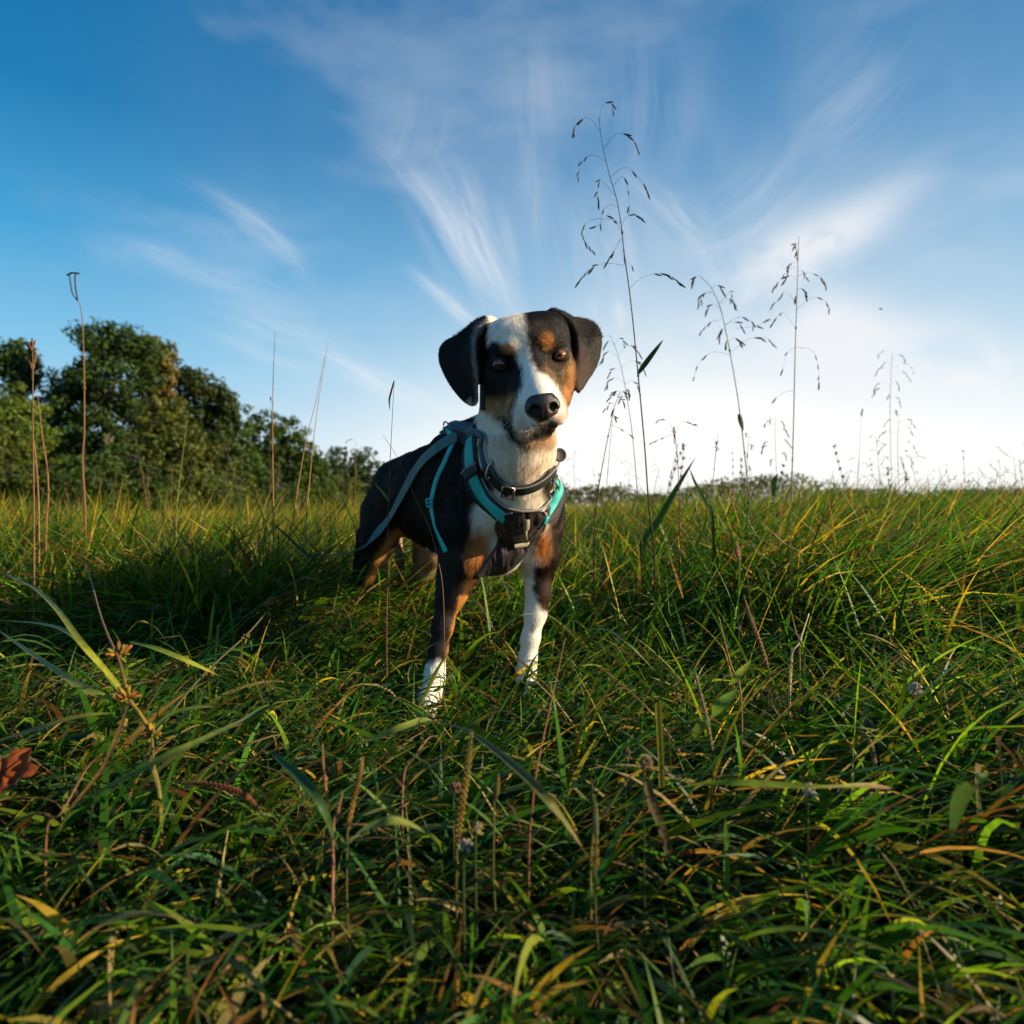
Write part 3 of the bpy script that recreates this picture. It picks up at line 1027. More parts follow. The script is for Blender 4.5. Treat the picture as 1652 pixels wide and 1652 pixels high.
def grow_fur(count=300000):
    A, B, C_, D_ = (BV[BQ[:, k]] for k in range(4))
    area = .5 * np.linalg.norm(np.cross(C_ - A, D_ - B), axis=1)
    cen = (A + B + C_ + D_) / 4
    wgt = area.copy()
    relc = cen - np.array(HE)
    isH = (relc @ np.array(HU) > -.14) & (cen[:, 1] < 1.15) & (cen[:, 2] > .5)
    wgt[isH] *= 3.2
    wgt[(cen[:, 1] < 1.3) & ~isH] *= 1.5
    wgt[cen[:, 2] < .10] *= .5
    f = rng.choice(len(BQ), size=count, p=wgt / wgt.sum())
    a, b = rng.random((2, count, 1))
    root = (A[f] * (1 - a) * (1 - b) + B[f] * a * (1 - b) + C_[f] * a * b + D_[f] * (1 - a) * b)
    nn = BN[BQ[f]].mean(1)
    nn /= np.linalg.norm(nn, axis=1, keepdims=True)
    rel = root - np.array(HE)
    hx, hy, hz = (rel @ np.array(k) for k in (HR, HW, HU))
    head = (hz > -.13) & (root[:, 1] < 1.16) & (root[:, 2] > .52)
    u, v = pix(root)
    # combing direction
    fromnose = root - np.array(NOSE)
    dcomb = np.where(head[:, None], fromnose / np.linalg.norm(fromnose, axis=1, keepdims=True), np.array((-.40, .62, -.75)))
    chest = (~head) & (root[:, 1] < 1.25) & (u > 745)
    dcomb[chest] = np.array((-.05, -.1, -1.0))
    legs = root[:, 2] < .33
    dcomb[legs] = np.array((0, .1, -1.0))
    dcomb = dcomb + .16 * rng.normal(size=dcomb.shape) + .25 * np.stack([vnoise(root, 28, k) for k in (20, 21, 22)], 1)
    t = dcomb - (dcomb * nn).sum(1, keepdims=True) * nn
    t /= np.linalg.norm(t, axis=1, keepdims=True) + 1e-9
    L = np.full(count, .0090)
    L[head] = .0050
    L[head & (hy > .02)] = .0026
    L[head & (hz > .045)] = .0055
    L[(~head) & chest] = .0155
    L[legs] = .0042
    ear = head & ((u < 775) | (u > 930))
    L[ear] = .0034
    L[ear & (v < 545)] = .0065
    edge = (~head) & (v > 815) & (v < 925) & (u > 750)
    L[edge] = .018
    L = L * rng.uniform(.65, 1.25, count)
    # keep eyes, nose, mouth clear
    keep = np.ones(count, bool)
    for e in (EYE_L, EYE_R):
        r_ = rel - np.array(e - HE)
        ex, ez = r_ @ np.array(HR), r_ @ np.array(HU)
        keep &= np.hypot(ex, ez * 1.25) > .0122
    rn = root - np.array(NOSE)
    keep &= ~((np.abs(rn @ np.array(HR)) < .024) & (np.abs(rn @ np.array(HU)) < .021) & (hy > .055))
    keep &= ~((hy > .03) & (v > 685) & (v < 699) & (u > 858) & (u < 900) & head)
    if NO_FUR:
        from mathutils.kdtree import KDTree
        kd = KDTree(len(NO_FUR))
        for i, p in enumerate(NO_FUR):
            kd.insert(p, i)
        kd.balance()
        lo = np.min(np.array(NO_FUR), 0) - .01; hi = np.max(np.array(NO_FUR), 0) + .01
        cand = np.nonzero(((root > lo) & (root < hi)).all(1) & keep)[0]
        for i in cand:
            if kd.find(root[i])[2] < .0052:
                keep[i] = False
    root, nn, t, L, head = root[keep], nn[keep], t[keep], L[keep], head[keep]
    n = len(root)
    lift = np.where(head, .34, .30) + .12 * rng.random(n)
    lift = lift[:, None]
    k = 4
    pts = np.zeros((n, k, 3), np.float32)
    s = np.linspace(0, 1, k)
    for i, q in enumerate(s):
        pts[:, i] = root + L[:, None] * (t * (q * (1 - .12 * q)) + nn * lift * (q - .55 * q * q) * 1.25) - nn * .0004
    cc = coat(root, jit=rng.normal(size=n) * 1.2)
    dark = cc.max(1, keepdims=True) < .05
    cc = np.where(dark, cc, np.minimum(cc * 1.14, .93))
    cc *= np.exp(rng.normal(0, 1, (n, 1)) * np.where(dark, .50, .20) + .16 * vnoise(root, 160, 41)[:, None])
    cv = bpy.data.hair_curves.new('fur_coat')
    cv.add_curves([k] * n)
    cv.position_data.foreach_set('vector', pts.ravel())
    ra = cv.attributes.get('radius') or cv.attributes.new('radius', 'FLOAT', 'POINT')
    rad = np.tile(np.array([.00017, .00015, .00011, .00002], np.float32), n)
    ra.data.foreach_set('value', rad)
    ca = cv.attributes.new('Col', 'FLOAT_COLOR', 'CURVE')
    c4 = np.ones((n, 4), np.float32); c4[:, :3] = np.clip(cc, 0, 1)
    ca.data.foreach_set('color', c4.ravel())
    m, g = new_mat('dog_hair')
    c = attr(g)
    d = g.n('ShaderNodeBsdfPrincipled')
    g.put(d.inputs['Base Color'], c)
    d.inputs['Roughness'].default_value = .38
    d.inputs['Specular IOR Level'].default_value = .35
    tr = g.n('ShaderNodeBsdfTranslucent')
    g.put(tr.inputs[0], g.mix(1.0, c, (1.2, 1.0, .8), 'MULTIPLY'))
    mx = g.n('ShaderNodeMixShader'); mx.inputs[0].default_value = .36
    g.put(mx.inputs[1], d.outputs[0]); g.put(mx.inputs[2], tr.outputs[0])
    g.put(g.n('ShaderNodeOutputMaterial').inputs[0], mx.outputs[0])
    cv.materials.append(m)
    o = bpy.data.objects.new('fur', cv)
    col.objects.link(o)
    o.parent = dog
    o.location = -dog.location
    tag(o, kind='stuff')
    return o


# ---- nose, eyes, whiskers
def make_face():
    nm, g = new_mat('wet_black_nose')
    pr = g.n('ShaderNodeBsdfPrincipled')
    geo = g.n('ShaderNodeNewGeometry')
    g.put(pr.inputs['Base Color'], attr(g))
    pr.inputs['Roughness'].default_value = .38; pr.inputs['Specular IOR Level'].default_value = .5
    vor = g.n('ShaderNodeTexVoronoi'); vor.inputs['Scale'].default_value = 900
    g.put(vor.inputs['Vector'], geo.outputs['Position'])
    bp = g.n('ShaderNodeBump'); bp.inputs['Strength'].default_value = .55; bp.inputs['Distance'].default_value = .0006
    g.put(bp.inputs['Height'], vor.outputs[0]); g.put(pr.inputs['Normal'], bp.outputs[0])
    g.put(g.n('ShaderNodeOutputMaterial').inputs[0], pr.outputs[0])
    c0 = np.array(NOSE)
    s = .0009
    f = Field(np.arange(c0[0] - .036, c0[0] + .036, s), np.arange(c0[1] - .036, c0[1] + .036, s), np.arange(c0[2] - .036, c0[2] + .036, s))
    ah = (HR, HW, HU)
    f.ell(NOSE, (.0235, .0165, .0170), ah, .004)
    f.ell(NOSE + HU * .0085 - HW * .005, (.0205, .0175, .0155), ah, .008)
    for sx in (-1, 1):
        f.ell(NOSE + HR * .0145 * sx - HU * .002 + HW * .001, (.0115, .0125, .0128), ah, .006)
    f.ell(NOSE - HU * .012 + HW * .001, (.0115, .012, .0095), ah, .007)
    for sx in (-1, 1):
        f.ell(NOSE + HR * .0138 * sx - HU * .0025 + HW * .0145, (.0066, .0085, .0068), ah, .003, sub=True)
        f.cone(NOSE + HR * .0165 * sx - HU * .005 + HW * .011, NOSE + HR * .0255 * sx - HU * .0095 + HW * .001, .0027, .0016, .003, sub=True)
    f.cone(NOSE - HU * .003 + HW * .0185, NOSE - HU * .022 + HW * .012, .0010, .0012, .003, sub=True)
    V, Q = f.surface(1)
    r_ = V - c0
    x_, y_, z_ = (r_ @ np.array(k) for k in (HR, HW, HU))
    cc = np.tile(np.array((.022, .019, .020)), (len(V), 1))
    hole = np.clip(1.25 - np.hypot((np.abs(x_) - .0138) / .0075, (z_ + .0025) / .0078), 0, 1)
    cc = cc * (1 - .75 * hole[:, None])
    rim = np.exp(-((np.hypot((np.abs(x_) - .0138), (z_ + .0035)) - .0088) / .0018) ** 2) * (x_ > 0) * (z_ < .002)
    cc = cc * (1 - .6 * rim[:, None]) + np.array((.17, .085, .06)) * .6 * rim[:, None]
    link('nose', np_mesh('nose', V, Q, True, cc), nm, dog)

    # eyeballs
    em, g = new_mat('amber_eye')
    tc = g.n('ShaderNodeAttribute', attribute_name='Col')
    pr = g.n('ShaderNodeBsdfPrincipled')
    g.put(pr.inputs['Base Color'], tc.outputs['Color'])
    pr.inputs['Roughness'].default_value = .06; pr.inputs['Specular IOR Level'].default_value = .6
    pr.inputs['Coat Weight'].default_value = .35; pr.inputs['Coat Roughness'].default_value = .02
    g.put(g.n('ShaderNodeOutputMaterial').inputs[0], pr.outputs[0])
    lidm = pbr('eyelid_skin', (.012, .009, .009), .65, spec=.25)
    for e, sx, gaze in ((EYE_L, 1, (.10, 0, .02)), (EYE_R, -1, (-.22, 0, .05))):
        look = (HW + HR * gaze[0] + HU * gaze[2]).normalized()
        a1 = look.cross(HU).normalized(); a2 = a1.cross(look)
        vs, fs, cs = [], [], []
        nr, ns = 40, 48
        for i in range(nr + 1):
            th = math.pi * (i / nr) ** 1.25
            for j in range(ns):
                q = 2 * math.pi * j / ns
                vs.append(e + (look * math.cos(th) + (a1 * math.cos(q) + a2 * math.sin(q)) * math.sin(th)) * EYE_RAD * (1 + (.05 * max(0, 1 - (th / .62) ** 2))))
                wob = .5 + .5 * math.sin(q * 23 + 3 * math.sin(q * 5))
                if th < .27: c_ = (.003, .002, .002)
                elif th < .34: c_ = (.09, .03, .01)
                elif th < .78: c_ = (.20 + .08 * wob, .062 + .035 * wob, .014 + .008 * wob) if sx < 0 else (.05 + .025 * wob, .019 + .009 * wob, .008)  # image-left iris darker: its shade is put into the colour
                elif th < .88: c_ = (.05, .02, .008)
                else: c_ = (.12, .085, .075)
                cs.append(c_)
        for i in range(nr):
            for j in range(ns):
                fs.append((i * ns + j, (i + 1) * ns + j, (i + 1) * ns + (j + 1) % ns, i * ns + (j + 1) % ns))
        eo = link('eye', np_mesh('eye', [tuple(p) for p in vs], fs, True, np.array(cs)), em, dog)
        # lids: almond rim standing just proud of the ball
        for nm_, up in (('upper_eyelid', 1), ('lower_eyelid', -1)):
            mb = MB()
            W = .0118
            xs = np.linspace(-1, 1, 15)
            rows = []
            for r_i, (grow, rad) in enumerate(((0.0, 1.045), (.22, 1.10), (.55, 1.10), (1.0, .98))):
                row = []
                for x in xs:
                    h = (.0094 if up > 0 else .0062) * (1 - abs(x) ** 2.2) * up
                    xx = x * W * (1 + .30 * grow)
                    zz = h + up * grow * .0085 * (1 - .35 * x * x) - .0014 * sx * x
                    dd = EYE_RAD * rad
                    yy = math.sqrt(max(dd * dd - min(xx * xx + zz * zz, dd * dd * .93), 1e-8)) - grow * .001
                    row.append(e + HR * xx + HU * zz + HW * yy)
                rows.append(row)
            vs2 = [p for row in rows for p in row]
            m_ = len(xs)
            fs2 = [(a * m_ + b, a * m_ + b + 1, (a + 1) * m_ + b + 1, (a + 1) * m_ + b) for a in range(len(rows) - 1) for b in range(m_ - 1)]
            mb.add(vs2, fs2, (1, 1, 1))
            lo = mb.build(nm_, lidm, dog)
            sol = lo.modifiers.new('thickness', 'SOLIDIFY'); sol.thickness = .0012; sol.offset = -1
    # whiskers
    wm = pbr('whisker', (.75, .72, .66), .4)
    wb = MB()
    for a, pts in enumerate([[(826, 676, .045), (812, 688, .05), (803, 704, .05), (800, 716, .045)], [(829, 680, .05), (815, 694, .06), (806, 706, .06)], [(824, 672, .04), (806, 678, .05), (792, 688, .05)],
                             [(832, 686, .055), (822, 700, .07), (818, 712, .075)], [(822, 668, .04), (806, 670, .055), (792, 675, .06)], [(905, 672, .05), (918, 680, .06), (926, 690, .06)], [(904, 678, .05), (914, 690, .06), (918, 702, .06)],
                             ]):
        q = spline([HL(*p) for p in pts], 8)
        wb.tube(q, [.00022 * (1 - .8 * i / 7) for i in range(8)], 4)
    tag(wb.build('whiskers', wm, dog), kind='stuff')
    # claws
    cm = pbr('claw', (.05, .035, .03), .35)
    for c0, yaw in ((P(684, 1158, 1.085), -.25), (P(850, 1143, 1.165), .05)):
        f_ = Vector((math.sin(yaw), -math.cos(yaw), 0)); l = Vector((math.cos(yaw), math.sin(yaw), 0))
        base = Vector((c0.x, c0.y, .020))
        for lat, fw in ((-.0165, .016), (-.0058, .027), (.0058, .027), (.0165, .016)):
            mb = MB()
            st = base + l * lat * 1.05 + f_ * (fw + .013) + Vector((0, 0, -.004))
            mb.tube([st, st + f_ * .005 + Vector((0, 0, -.002)), st + f_ * .009 + Vector((0, 0, -.007))], [.0022, .0017, .0004], 6)
            mb.build('claw', cm, dog)


make_face()


# ------------------------------------------------------------------ grass
def blades(pos, L, w, az, tilt, bend, twist, colA, colB, seg=5, pw=1.3):
    """ribbons for grass blades; returns vertices, quads, colours"""
    n = len(L)
    t = np.linspace(0, 1, seg + 1)
    th = tilt[:, None] + bend[:, None] * t[None, :] ** pw
    thm = (th[:, 1:] + th[:, :-1]) / 2
    ds = (L / seg)[:, None]
    dh = np.concatenate([np.zeros((n, 1)), np.cumsum(np.sin(thm) * ds, 1)], 1)
    dz = np.concatenate([np.zeros((n, 1)), np.cumsum(np.cos(thm) * ds, 1)], 1)
    dirx, diry = np.cos(az), np.sin(az)
    # sideways drift gives s-curves
    drift = (rng.normal(0, .12, n) * L)[:, None] * t[None, :] ** 2
    cx = pos[:, 0:1] + dirx[:, None] * dh - diry[:, None] * drift
    cy = pos[:, 1:2] + diry[:, None] * dh + dirx[:, None] * drift
    g0 = gz(cx, cy)
    cz = np.maximum(pos[:, 2:3] + dz, g0 + .003 + .006 * rng.random((n, 1)))
    C = np.stack([cx, cy, cz], -1)
    T = np.gradient(C, axis=1)
    T /= np.linalg.norm(T, axis=-1, keepdims=True) + 1e-9
    perp = np.stack([-diry, dirx, np.zeros(n)], -1)[:, None, :]
    perp = perp - (perp * T).sum(-1, keepdims=True) * T
    perp /= np.linalg.norm(perp, axis=-1, keepdims=True) + 1e-9
    up = np.cross(T, perp)
    tw = (twist[:, None] * (.4 + t[None, :]))[..., None]
    S = perp * np.cos(tw) + up * np.sin(tw)
    prof = np.clip(np.minimum((t + .25) * 2.2, 1) * (1 - t ** 2.4), .03, 1)
    S = S * (w[:, None] * prof[None, :] * .5)[..., None]
    V = np.stack([C - S, C + S], 2).reshape(-1, 3)
    k = 2 * (seg + 1)
    base = (np.arange(n) * k)[:, None]
    q = np.concatenate([base + np.array([2 * i, 2 * i + 1, 2 * i + 3, 2 * i + 2]) for i in range(seg)], 1).reshape(-1, 4)
    cc = colA[:, None, :] * (1 - t[None, :, None]) + colB[:, None, :] * t[None, :, None]
    cc = np.repeat(cc[:, :, None, :], 2, 2).reshape(-1, 3)
    return V, q, cc


GREENS = np.array([(.024, .078, .010), (.036, .108, .011), (.016, .058, .012), (.062, .135, .012), (.018, .064, .020), (.095, .160, .014)])
YELLS = np.array([(.30, .24, .024), (.42, .28, .040), (.18, .21, .020)])
STRAWS = np.array([(.27, .19, .07), (.22, .12, .04), (.17, .07, .025), (.23, .18, .08)])


def pick(n, pg, py, ps):
    r = rng.random(n)
    c = GREENS[rng.integers(0, len(GREENS), n)]
    c = np.where((r > pg)[:, None], YELLS[rng.integers(0, len(YELLS), n)], c)
    c = np.where((r > pg + py)[:, None], STRAWS[rng.integers(0, len(STRAWS), n)], c)
    return c * 1.12 * np.exp(rng.normal(0, .22, (n, 1)))


def wedge(n, y0, y1, p=1.0, side=1.04, pad=.42):
    """points in the field of view, density falling as a power of distance"""
    y = (y0 ** p + rng.random(n) * (y1 ** p - y0 ** p)) ** (1 / p)
    x = rng.uniform(-1, 1, n) * (y * side + pad)
    return x, y


def clear_of_dog(x, y, h):
    """keep stems out of the paws and hold the grass low in front of them"""
    k = np.ones(len(x), bool)
    for c in (P(684, 1158, 1.085), P(850, 1143, 1.165), D(-.54, -.083, 0), D(-.54, .083, 0)):
        k &= np.hypot(x - c.x, y - c.y) > .035
    return k


def height_at(x, y):
    """how tall the sward stands"""
    base = .085 + .13 * sm(y, 1.25, 2.2) - .07 * sm(y, 3.0, 4.5) * (1 - sm(x, -.3, .8))
    base = base + .07 * sm(x, .05, .8) * sm(y, 1.05, 1.8)
    base = base + .06 * sm(-x, .0, .4) * sm(y, 1.2, 1.7) * (1 - sm(y, 3, 6))
    low = np.exp(-(((x + .08) / .34) ** 2 + ((y - .98) / .30) ** 2))
    hind = np.exp(-(((x + .30) / .26) ** 2 + ((y - 1.42) / .24) ** 2))
    base = base * 1.12 * (1 - .45 * low) * (1 - .48 * hind)
    p = np.stack([x, y, x * 0], -1)
    return base * (1 + .28 * vnoise(p, 2.2, 51) + .12 * vnoise(p, 9, 52))


def grass_layer(name, n, y0, y1, dens_p, seg, tuft, wmul, label, zone):
    nt = max(n // tuft, 1)
    tx, ty = wedge(nt, y0, y1, dens_p)
    x = np.repeat(tx, tuft); y = np.repeat(ty, tuft)
    m = len(x)
    rad = .006 + .010 * zone
    ox, oy = rng.normal(0, rad, (2, m))
    x = x + ox; y = y + oy
    h = height_at(x, y)
    L = h * rng.uniform(.75, 2.0, m) * (1.55 if zone == 0 else 1.15 if zone == 1 else .95)
    L = np.clip(L, .03, .50)
    taz = np.repeat(rng.uniform(0, 2 * math.pi, nt), tuft)
    # prevailing lay of the sward: combed over to the right in front, loose elsewhere
    comb = -.55 + .5 * vnoise(np.stack([x, y, x * 0], -1), 1.6, 53)
    az = np.where(rng.random(m) < (.55 if zone < 2 else .2), comb + rng.normal(0, .55, m), taz + rng.normal(0, .9, m))
    tilt = rng.uniform(.05, .75, m) + (.35 if zone == 0 else 0) * rng.random(m)
    bend = rng.gamma(2.2, .42, m) + (.35 if zone == 0 else .1)
    if zone >= 2:
        tilt *= .55; bend *= .6
    tw = rng.normal(0, .7, m)
    w = rng.gamma(4, .0011, m).clip(.0018, .0095) * wmul
    ps = .15 if zone == 0 else .14 if zone == 1 else .22
    # drier, yellower patches; far and left terms paint golden sunlight into the blades
    pn = vnoise(np.stack([x, y, x * 0], -1), .8, 54)
    dry = np.clip(.5 + .5 * pn + .45 * sm(y, 2.6, 6) + .3 * sm(-x, 0, 1) * sm(y, 2.4, 4) - .50 * sm(x, -.2, .8) * (1 - sm(y, 4, 10)), 0, 1.25)
    r = rng.random(m)
    cA = pick(m, 1 - ps, 0, ps)
    yel = rng.random(m) < dry * (.14 if zone == 0 else .52 if zone == 1 else .80)
    cA[yel] = YELLS[rng.integers(0, 3, yel.sum())] * np.exp(rng.normal(0, .2, (yel.sum(), 1)))
    cB = cA * rng.uniform(.9, 1.5, (m, 1))
    brown = rng.random(m) < .10
    cB[brown] = STRAWS[rng.integers(0, 4, brown.sum())] * .8
    cA = cA * np.array((.9, .95, .8))
    keep = clear_of_dog(x, y, h)
    # nothing may poke into the lens
    keep &= np.hypot(x, y) > .30
    L = np.where(y < .62, np.minimum(L, .12), L)
    z = gz(x, y) - .004
    pos = np.stack([x, y, z], -1)
    V, Q, C = blades(*(a[keep] for a in (pos, L, w, az, tilt, bend, tw, cA, cB)), seg=seg)
    # lift every blade base a little for the thatch
    o = link(name, np_mesh(name, V, Q, True, np.clip(C, 0, 1)), GRASS_M)
    tag(o, label, 'grass', kind='stuff')
    return o


GRASS_M = leaf_material('grass_blade', .52, .005, .55, .30, 60)


def build_grass():
    k = 1.06
    grass_layer('meadow_grass', int(50000 * k), .33, 1.75, 1.9, 6, 6, 1.3, 'long matted green grass blades around the dog', 0)
    grass_layer('meadow_grass', int(70000 * k), 1.7, 5.5, 1.5, 4, 8, 1.5, 'standing meadow grass behind the dog', 1)
    grass_layer('meadow_grass', int(72000 * k), 5.3, 18, 1.2, 4, 9, 2.1, 'sunlit yellow green grass across the field', 2)
    grass_layer('meadow_grass', int(60000 * k), 17, 75, 1.1, 3, 8, 5.5, 'distant golden grass towards the trees', 3)


def long_blades():
    """the longer, broader blades that arch over the rest"""
    for n, y0, y1, wm, zone in ((4600, .50, 1.8, 1.15, 0), (9000, 1.4, 5.0, 1.45, 1)):
        x, y = wedge(n, y0, y1, 1.5)
        L = rng.uniform(.16, .36, n) * (1 + .15 * zone)
        low = np.exp(-(((x + .08) / .30) ** 2 + ((y - .98) / .26) ** 2))
        L *= 1 - .5 * low
        L *= 1 - .55 * np.exp(-(((x + .30) / .28) ** 2 + ((y - 1.40) / .26) ** 2))
        L = np.where(y < .75, np.minimum(L, .22), L)
        az = np.where(rng.random(n) < .5, rng.normal(-.6, .7, n), rng.uniform(0, 6.28, n))
        tilt = rng.uniform(.1, .8, n) + .25 * (zone == 0)
        bend = rng.uniform(.5, 2.1, n) * (1 if zone == 0 else .55)
        bend *= 1 - .35 * sm(x, 0, .6)
        w = rng.uniform(.0035, .0085, n) * wm
        cA = pick(n, .80, .13, .07)
        cA = cA * rng.uniform(1.0, 1.5, (n, 1))
        cB = cA * rng.uniform(.9, 1.5, (n, 1))
        br = rng.random(n) < .2
        cB[br] = STRAWS[rng.integers(0, 4, br.sum())] * .8
        k = clear_of_dog(x, y, L)
        V, Q, C = blades(*(a[k] for a in (np.stack([x, y, gz(x, y) - .004], -1), L, w, az, tilt, bend, rng.normal(0, .6, n), cA, cB)), seg=9)
        o = link('long_grass', np_mesh('long_grass', V, Q, True, np.clip(C, 0, 1)), GRASS_M)
        tag(o, 'long broad arching grass blades over the sward', 'grass', kind='stuff')


def upright_blades():
    """broad blades standing up round the dog and across the right of the field"""
    n = 2600
    y = rng.uniform(1.15, 3.2, n)
    x = rng.uniform(-.7, 1.15, n) * y
    k = (rng.random(n) < sm(x, -.6, .4) * .8 + .2) & (np.hypot((x + .08) / .30, (y - 1.15) / .22) > 1) & (np.hypot((x + .30) / .22, (y - 1.42) / .24) > 1)
    x, y = x[k], y[k]
    n = len(x)
    cA = pick(n, .86, .11, .03) * rng.uniform(1.0, 1.5, (n, 1))
    V, Q, C = blades(np.stack([x, y, gz(x, y) - .004], -1), rng.uniform(.17, .34, n), rng.uniform(.006, .0115, n), rng.uniform(0, 6.28, n), rng.uniform(.02, .40, n), rng.gamma(2, .28, n), rng.normal(0, .5, n), cA, cA * rng.uniform(1, 1.5, (n, 1)), seg=9)
    tag(link('tall_grass', np_mesh('tall_grass', V, Q, True, np.clip(C, 0, 1)), GRASS_M), 'broad upright green blades standing across the field right of the dog', 'grass', kind='stuff')


def build_clover():
    """round three-part leaves low in the thatch"""
    n = 3600
    x, y = wedge(n, .45, 2.2, 1.6)
    cl = vnoise(np.stack([x, y, x * 0], -1), 3.2, 61)
    k = (cl > .15)
    x, y = x[k], y[k]
    n = len(x)
    z = gz(x, y) + rng.uniform(.015, .075, n)
    V, Q, C = [], [], []
    for a in range(3):
        ang = rng.uniform(0, 6.28, n) + a * 2.094
        r = rng.uniform(.004, .0085, n)
        d = np.stack([np.cos(ang), np.sin(ang), rng.uniform(-.2, .35, n)], -1)
        s = np.stack([-np.sin(ang), np.cos(ang), rng.uniform(-.25, .25, n)], -1)
        c = np.stack([x, y, z], -1)
        outl = [(0, 0), (.5, .62), (1.15, .85), (1.75, .6), (1.85, 0), (1.75, -.6), (1.15, -.85), (.5, -.62)]
        vv = np.stack([c + d * (r * p)[:, None] + s * (r * q)[:, None] + np.array((0, 0, 1)) * (.25 * r * abs(q))[:, None] for p, q in outl], 1)
        base = len(V) and sum(len(b) for b in V) or 0
        V.append(vv.reshape(-1, 3))
        i0 = base + np.arange(n)[:, None] * 8
        Q.append(np.concatenate([i0 + np.array(q) for q in ([0, 1, 2, 3], [0, 3, 4, 5], [0, 5, 6, 7])], 1).reshape(-1, 4))
        C.append(np.repeat(np.array((.030, .095, .022)) * np.exp(np.random.default_rng(5).normal(0, .25, (n, 1))), 8, 0))
    o = link('clover', np_mesh('clover', np.concatenate(V), np.concatenate(Q), False, np.concatenate(C)), GRASS_M)
    tag(o, 'small round clover leaves low between the grass blades', 'clover', kind='stuff')


build_grass()
long_blades()
upright_blades()
build_clover()


# ------------------------------------------------------------------ trees
LEAF_M = leaf_material('tree_leaves', .34, .008, .5, .3, .8)
BARK = pbr('bark', (.11, .085, .06), .85, nscale=6, nvar=.4, bump=.6, bscale=14)


def tree(name, label, u, v_top, Y, width_px, lobes, colr, leaves=9000, leaf=.15, clump=.55, group=None, trunk=True, vbase=None):
    """lobes: (x offset, height share, radius share x, radius share z, weight); heights as a share of the tree's height"""
    bx = (u - 826) / F_PX * Y
    g0 = float(gz(bx, Y))
    H = CAM_Z + (H_PX - v_top) / F_PX * Y - g0
    Wd = width_px / F_PX * Y
    e = empty(name, (bx, Y, g0))
    tag(e, label, 'tree', group)
    r = np.random.default_rng(int(u * 7 + v_top) % 99991)
    cents, wts = [], []
    for (lx, lz, rx, rz, wt_) in lobes:
        nc = int(70 * wt_) + 10
        d = r.normal(size=(nc, 3)); d /= np.linalg.norm(d, axis=1, keepdims=True)
        rad = r.uniform(.15, 1.08, (nc, 1)) ** .6
        c = d * rad * np.array((rx * Wd, rx * Wd * .8, rz * H)) + np.array((lx * Wd, 0, lz * H))
        c[:, 0] += 0
        cents.append(c)
        wts.append(np.full(nc, wt_ / nc))
    cents = np.concatenate(cents); wts = np.concatenate(wts)
    cents[:, 2] *= .965 * H / max(cents[:, 2].max(), .1)
    cents[:, 2] = np.clip(cents[:, 2], .3, H * .97)
    cents[:, 0] += .10 * Wd * np.sin(cents[:, 2] / H * 7 + u)
    ci = r.choice(len(cents), size=leaves, p=wts / wts.sum())
    csz = r.uniform(.45, 1.5, len(cents)) * clump * 1.05
    off = r.normal(size=(leaves, 3)); off /= np.linalg.norm(off, axis=1, keepdims=True)
    off *= (r.random((leaves, 1)) ** .45) * csz[ci][:, None] * np.array((1, 1, .8))
    c = cents[ci] + off
    c[:, 2] = np.clip(c[:, 2], .05, H)
    nrm = off / (np.linalg.norm(off, axis=1, keepdims=True) + 1e-6) + r.normal(0, .55, (leaves, 3)) + np.array((0, 0, .35))
    nrm /= np.linalg.norm(nrm, axis=1, keepdims=True)
    a = np.cross(nrm, r.normal(size=(leaves, 3))); a /= np.linalg.norm(a, axis=1, keepdims=True)
    b = np.cross(nrm, a)
    s = (leaf * r.uniform(.6, 1.35, (leaves, 1)))
    V = np.stack([c - a * s, c + b * s * .48 + nrm * s * .12, c + a * s, c - b * s * .48 + nrm * s * .12], 1).reshape(-1, 3)
    Q = np.arange(leaves * 4).reshape(-1, 4)
    cj = np.exp(r.normal(0, .14, (len(cents), 1)))[ci]
    hue = r.normal(0, .12, (len(cents), 1))[ci]
    C = np.array(colr)[None, :] * cj * np.exp(r.normal(0, .16, (leaves, 1))) * np.concatenate([1 + hue, 1 + hue * .3, 1 - hue], 1)
    C = np.repeat(np.clip(C, .004, 1), 4, 0)
    me = np_mesh('crown', V, Q, False, C)
    o = bpy.data.objects.new('crown', me); col.objects.link(o); o.parent = e
    me.materials.append(LEAF_M)
    if trunk:
        mb = MB()
        tr = .030 * H
        top = H * .62
        main = spline([(0, 0, -.1), (r.normal(0, .02) * H, 0, top * .4), (r.normal(0, .03) * H, 0, top)], 8)
        mb.tube(main, [tr * (1.25 - i / 8) for i in range(8)], 8)
        order = r.permutation(len(cents))[:11]
        for k_ in order:
            t = Vector(cents[k_])
            s0 = main[int(np.clip(t.z / top * 5, 2, 7))]
            mid = s0.lerp(t, .5) + Vector((0, 0, -.03 * H))
            mb.tube(spline([s0, mid, t], 5), [tr * .38, tr * .3, tr * .22, tr * .14, tr * .05], 5)
        tk = mb.build('trunk', BARK)
        tk.parent = e
    return e


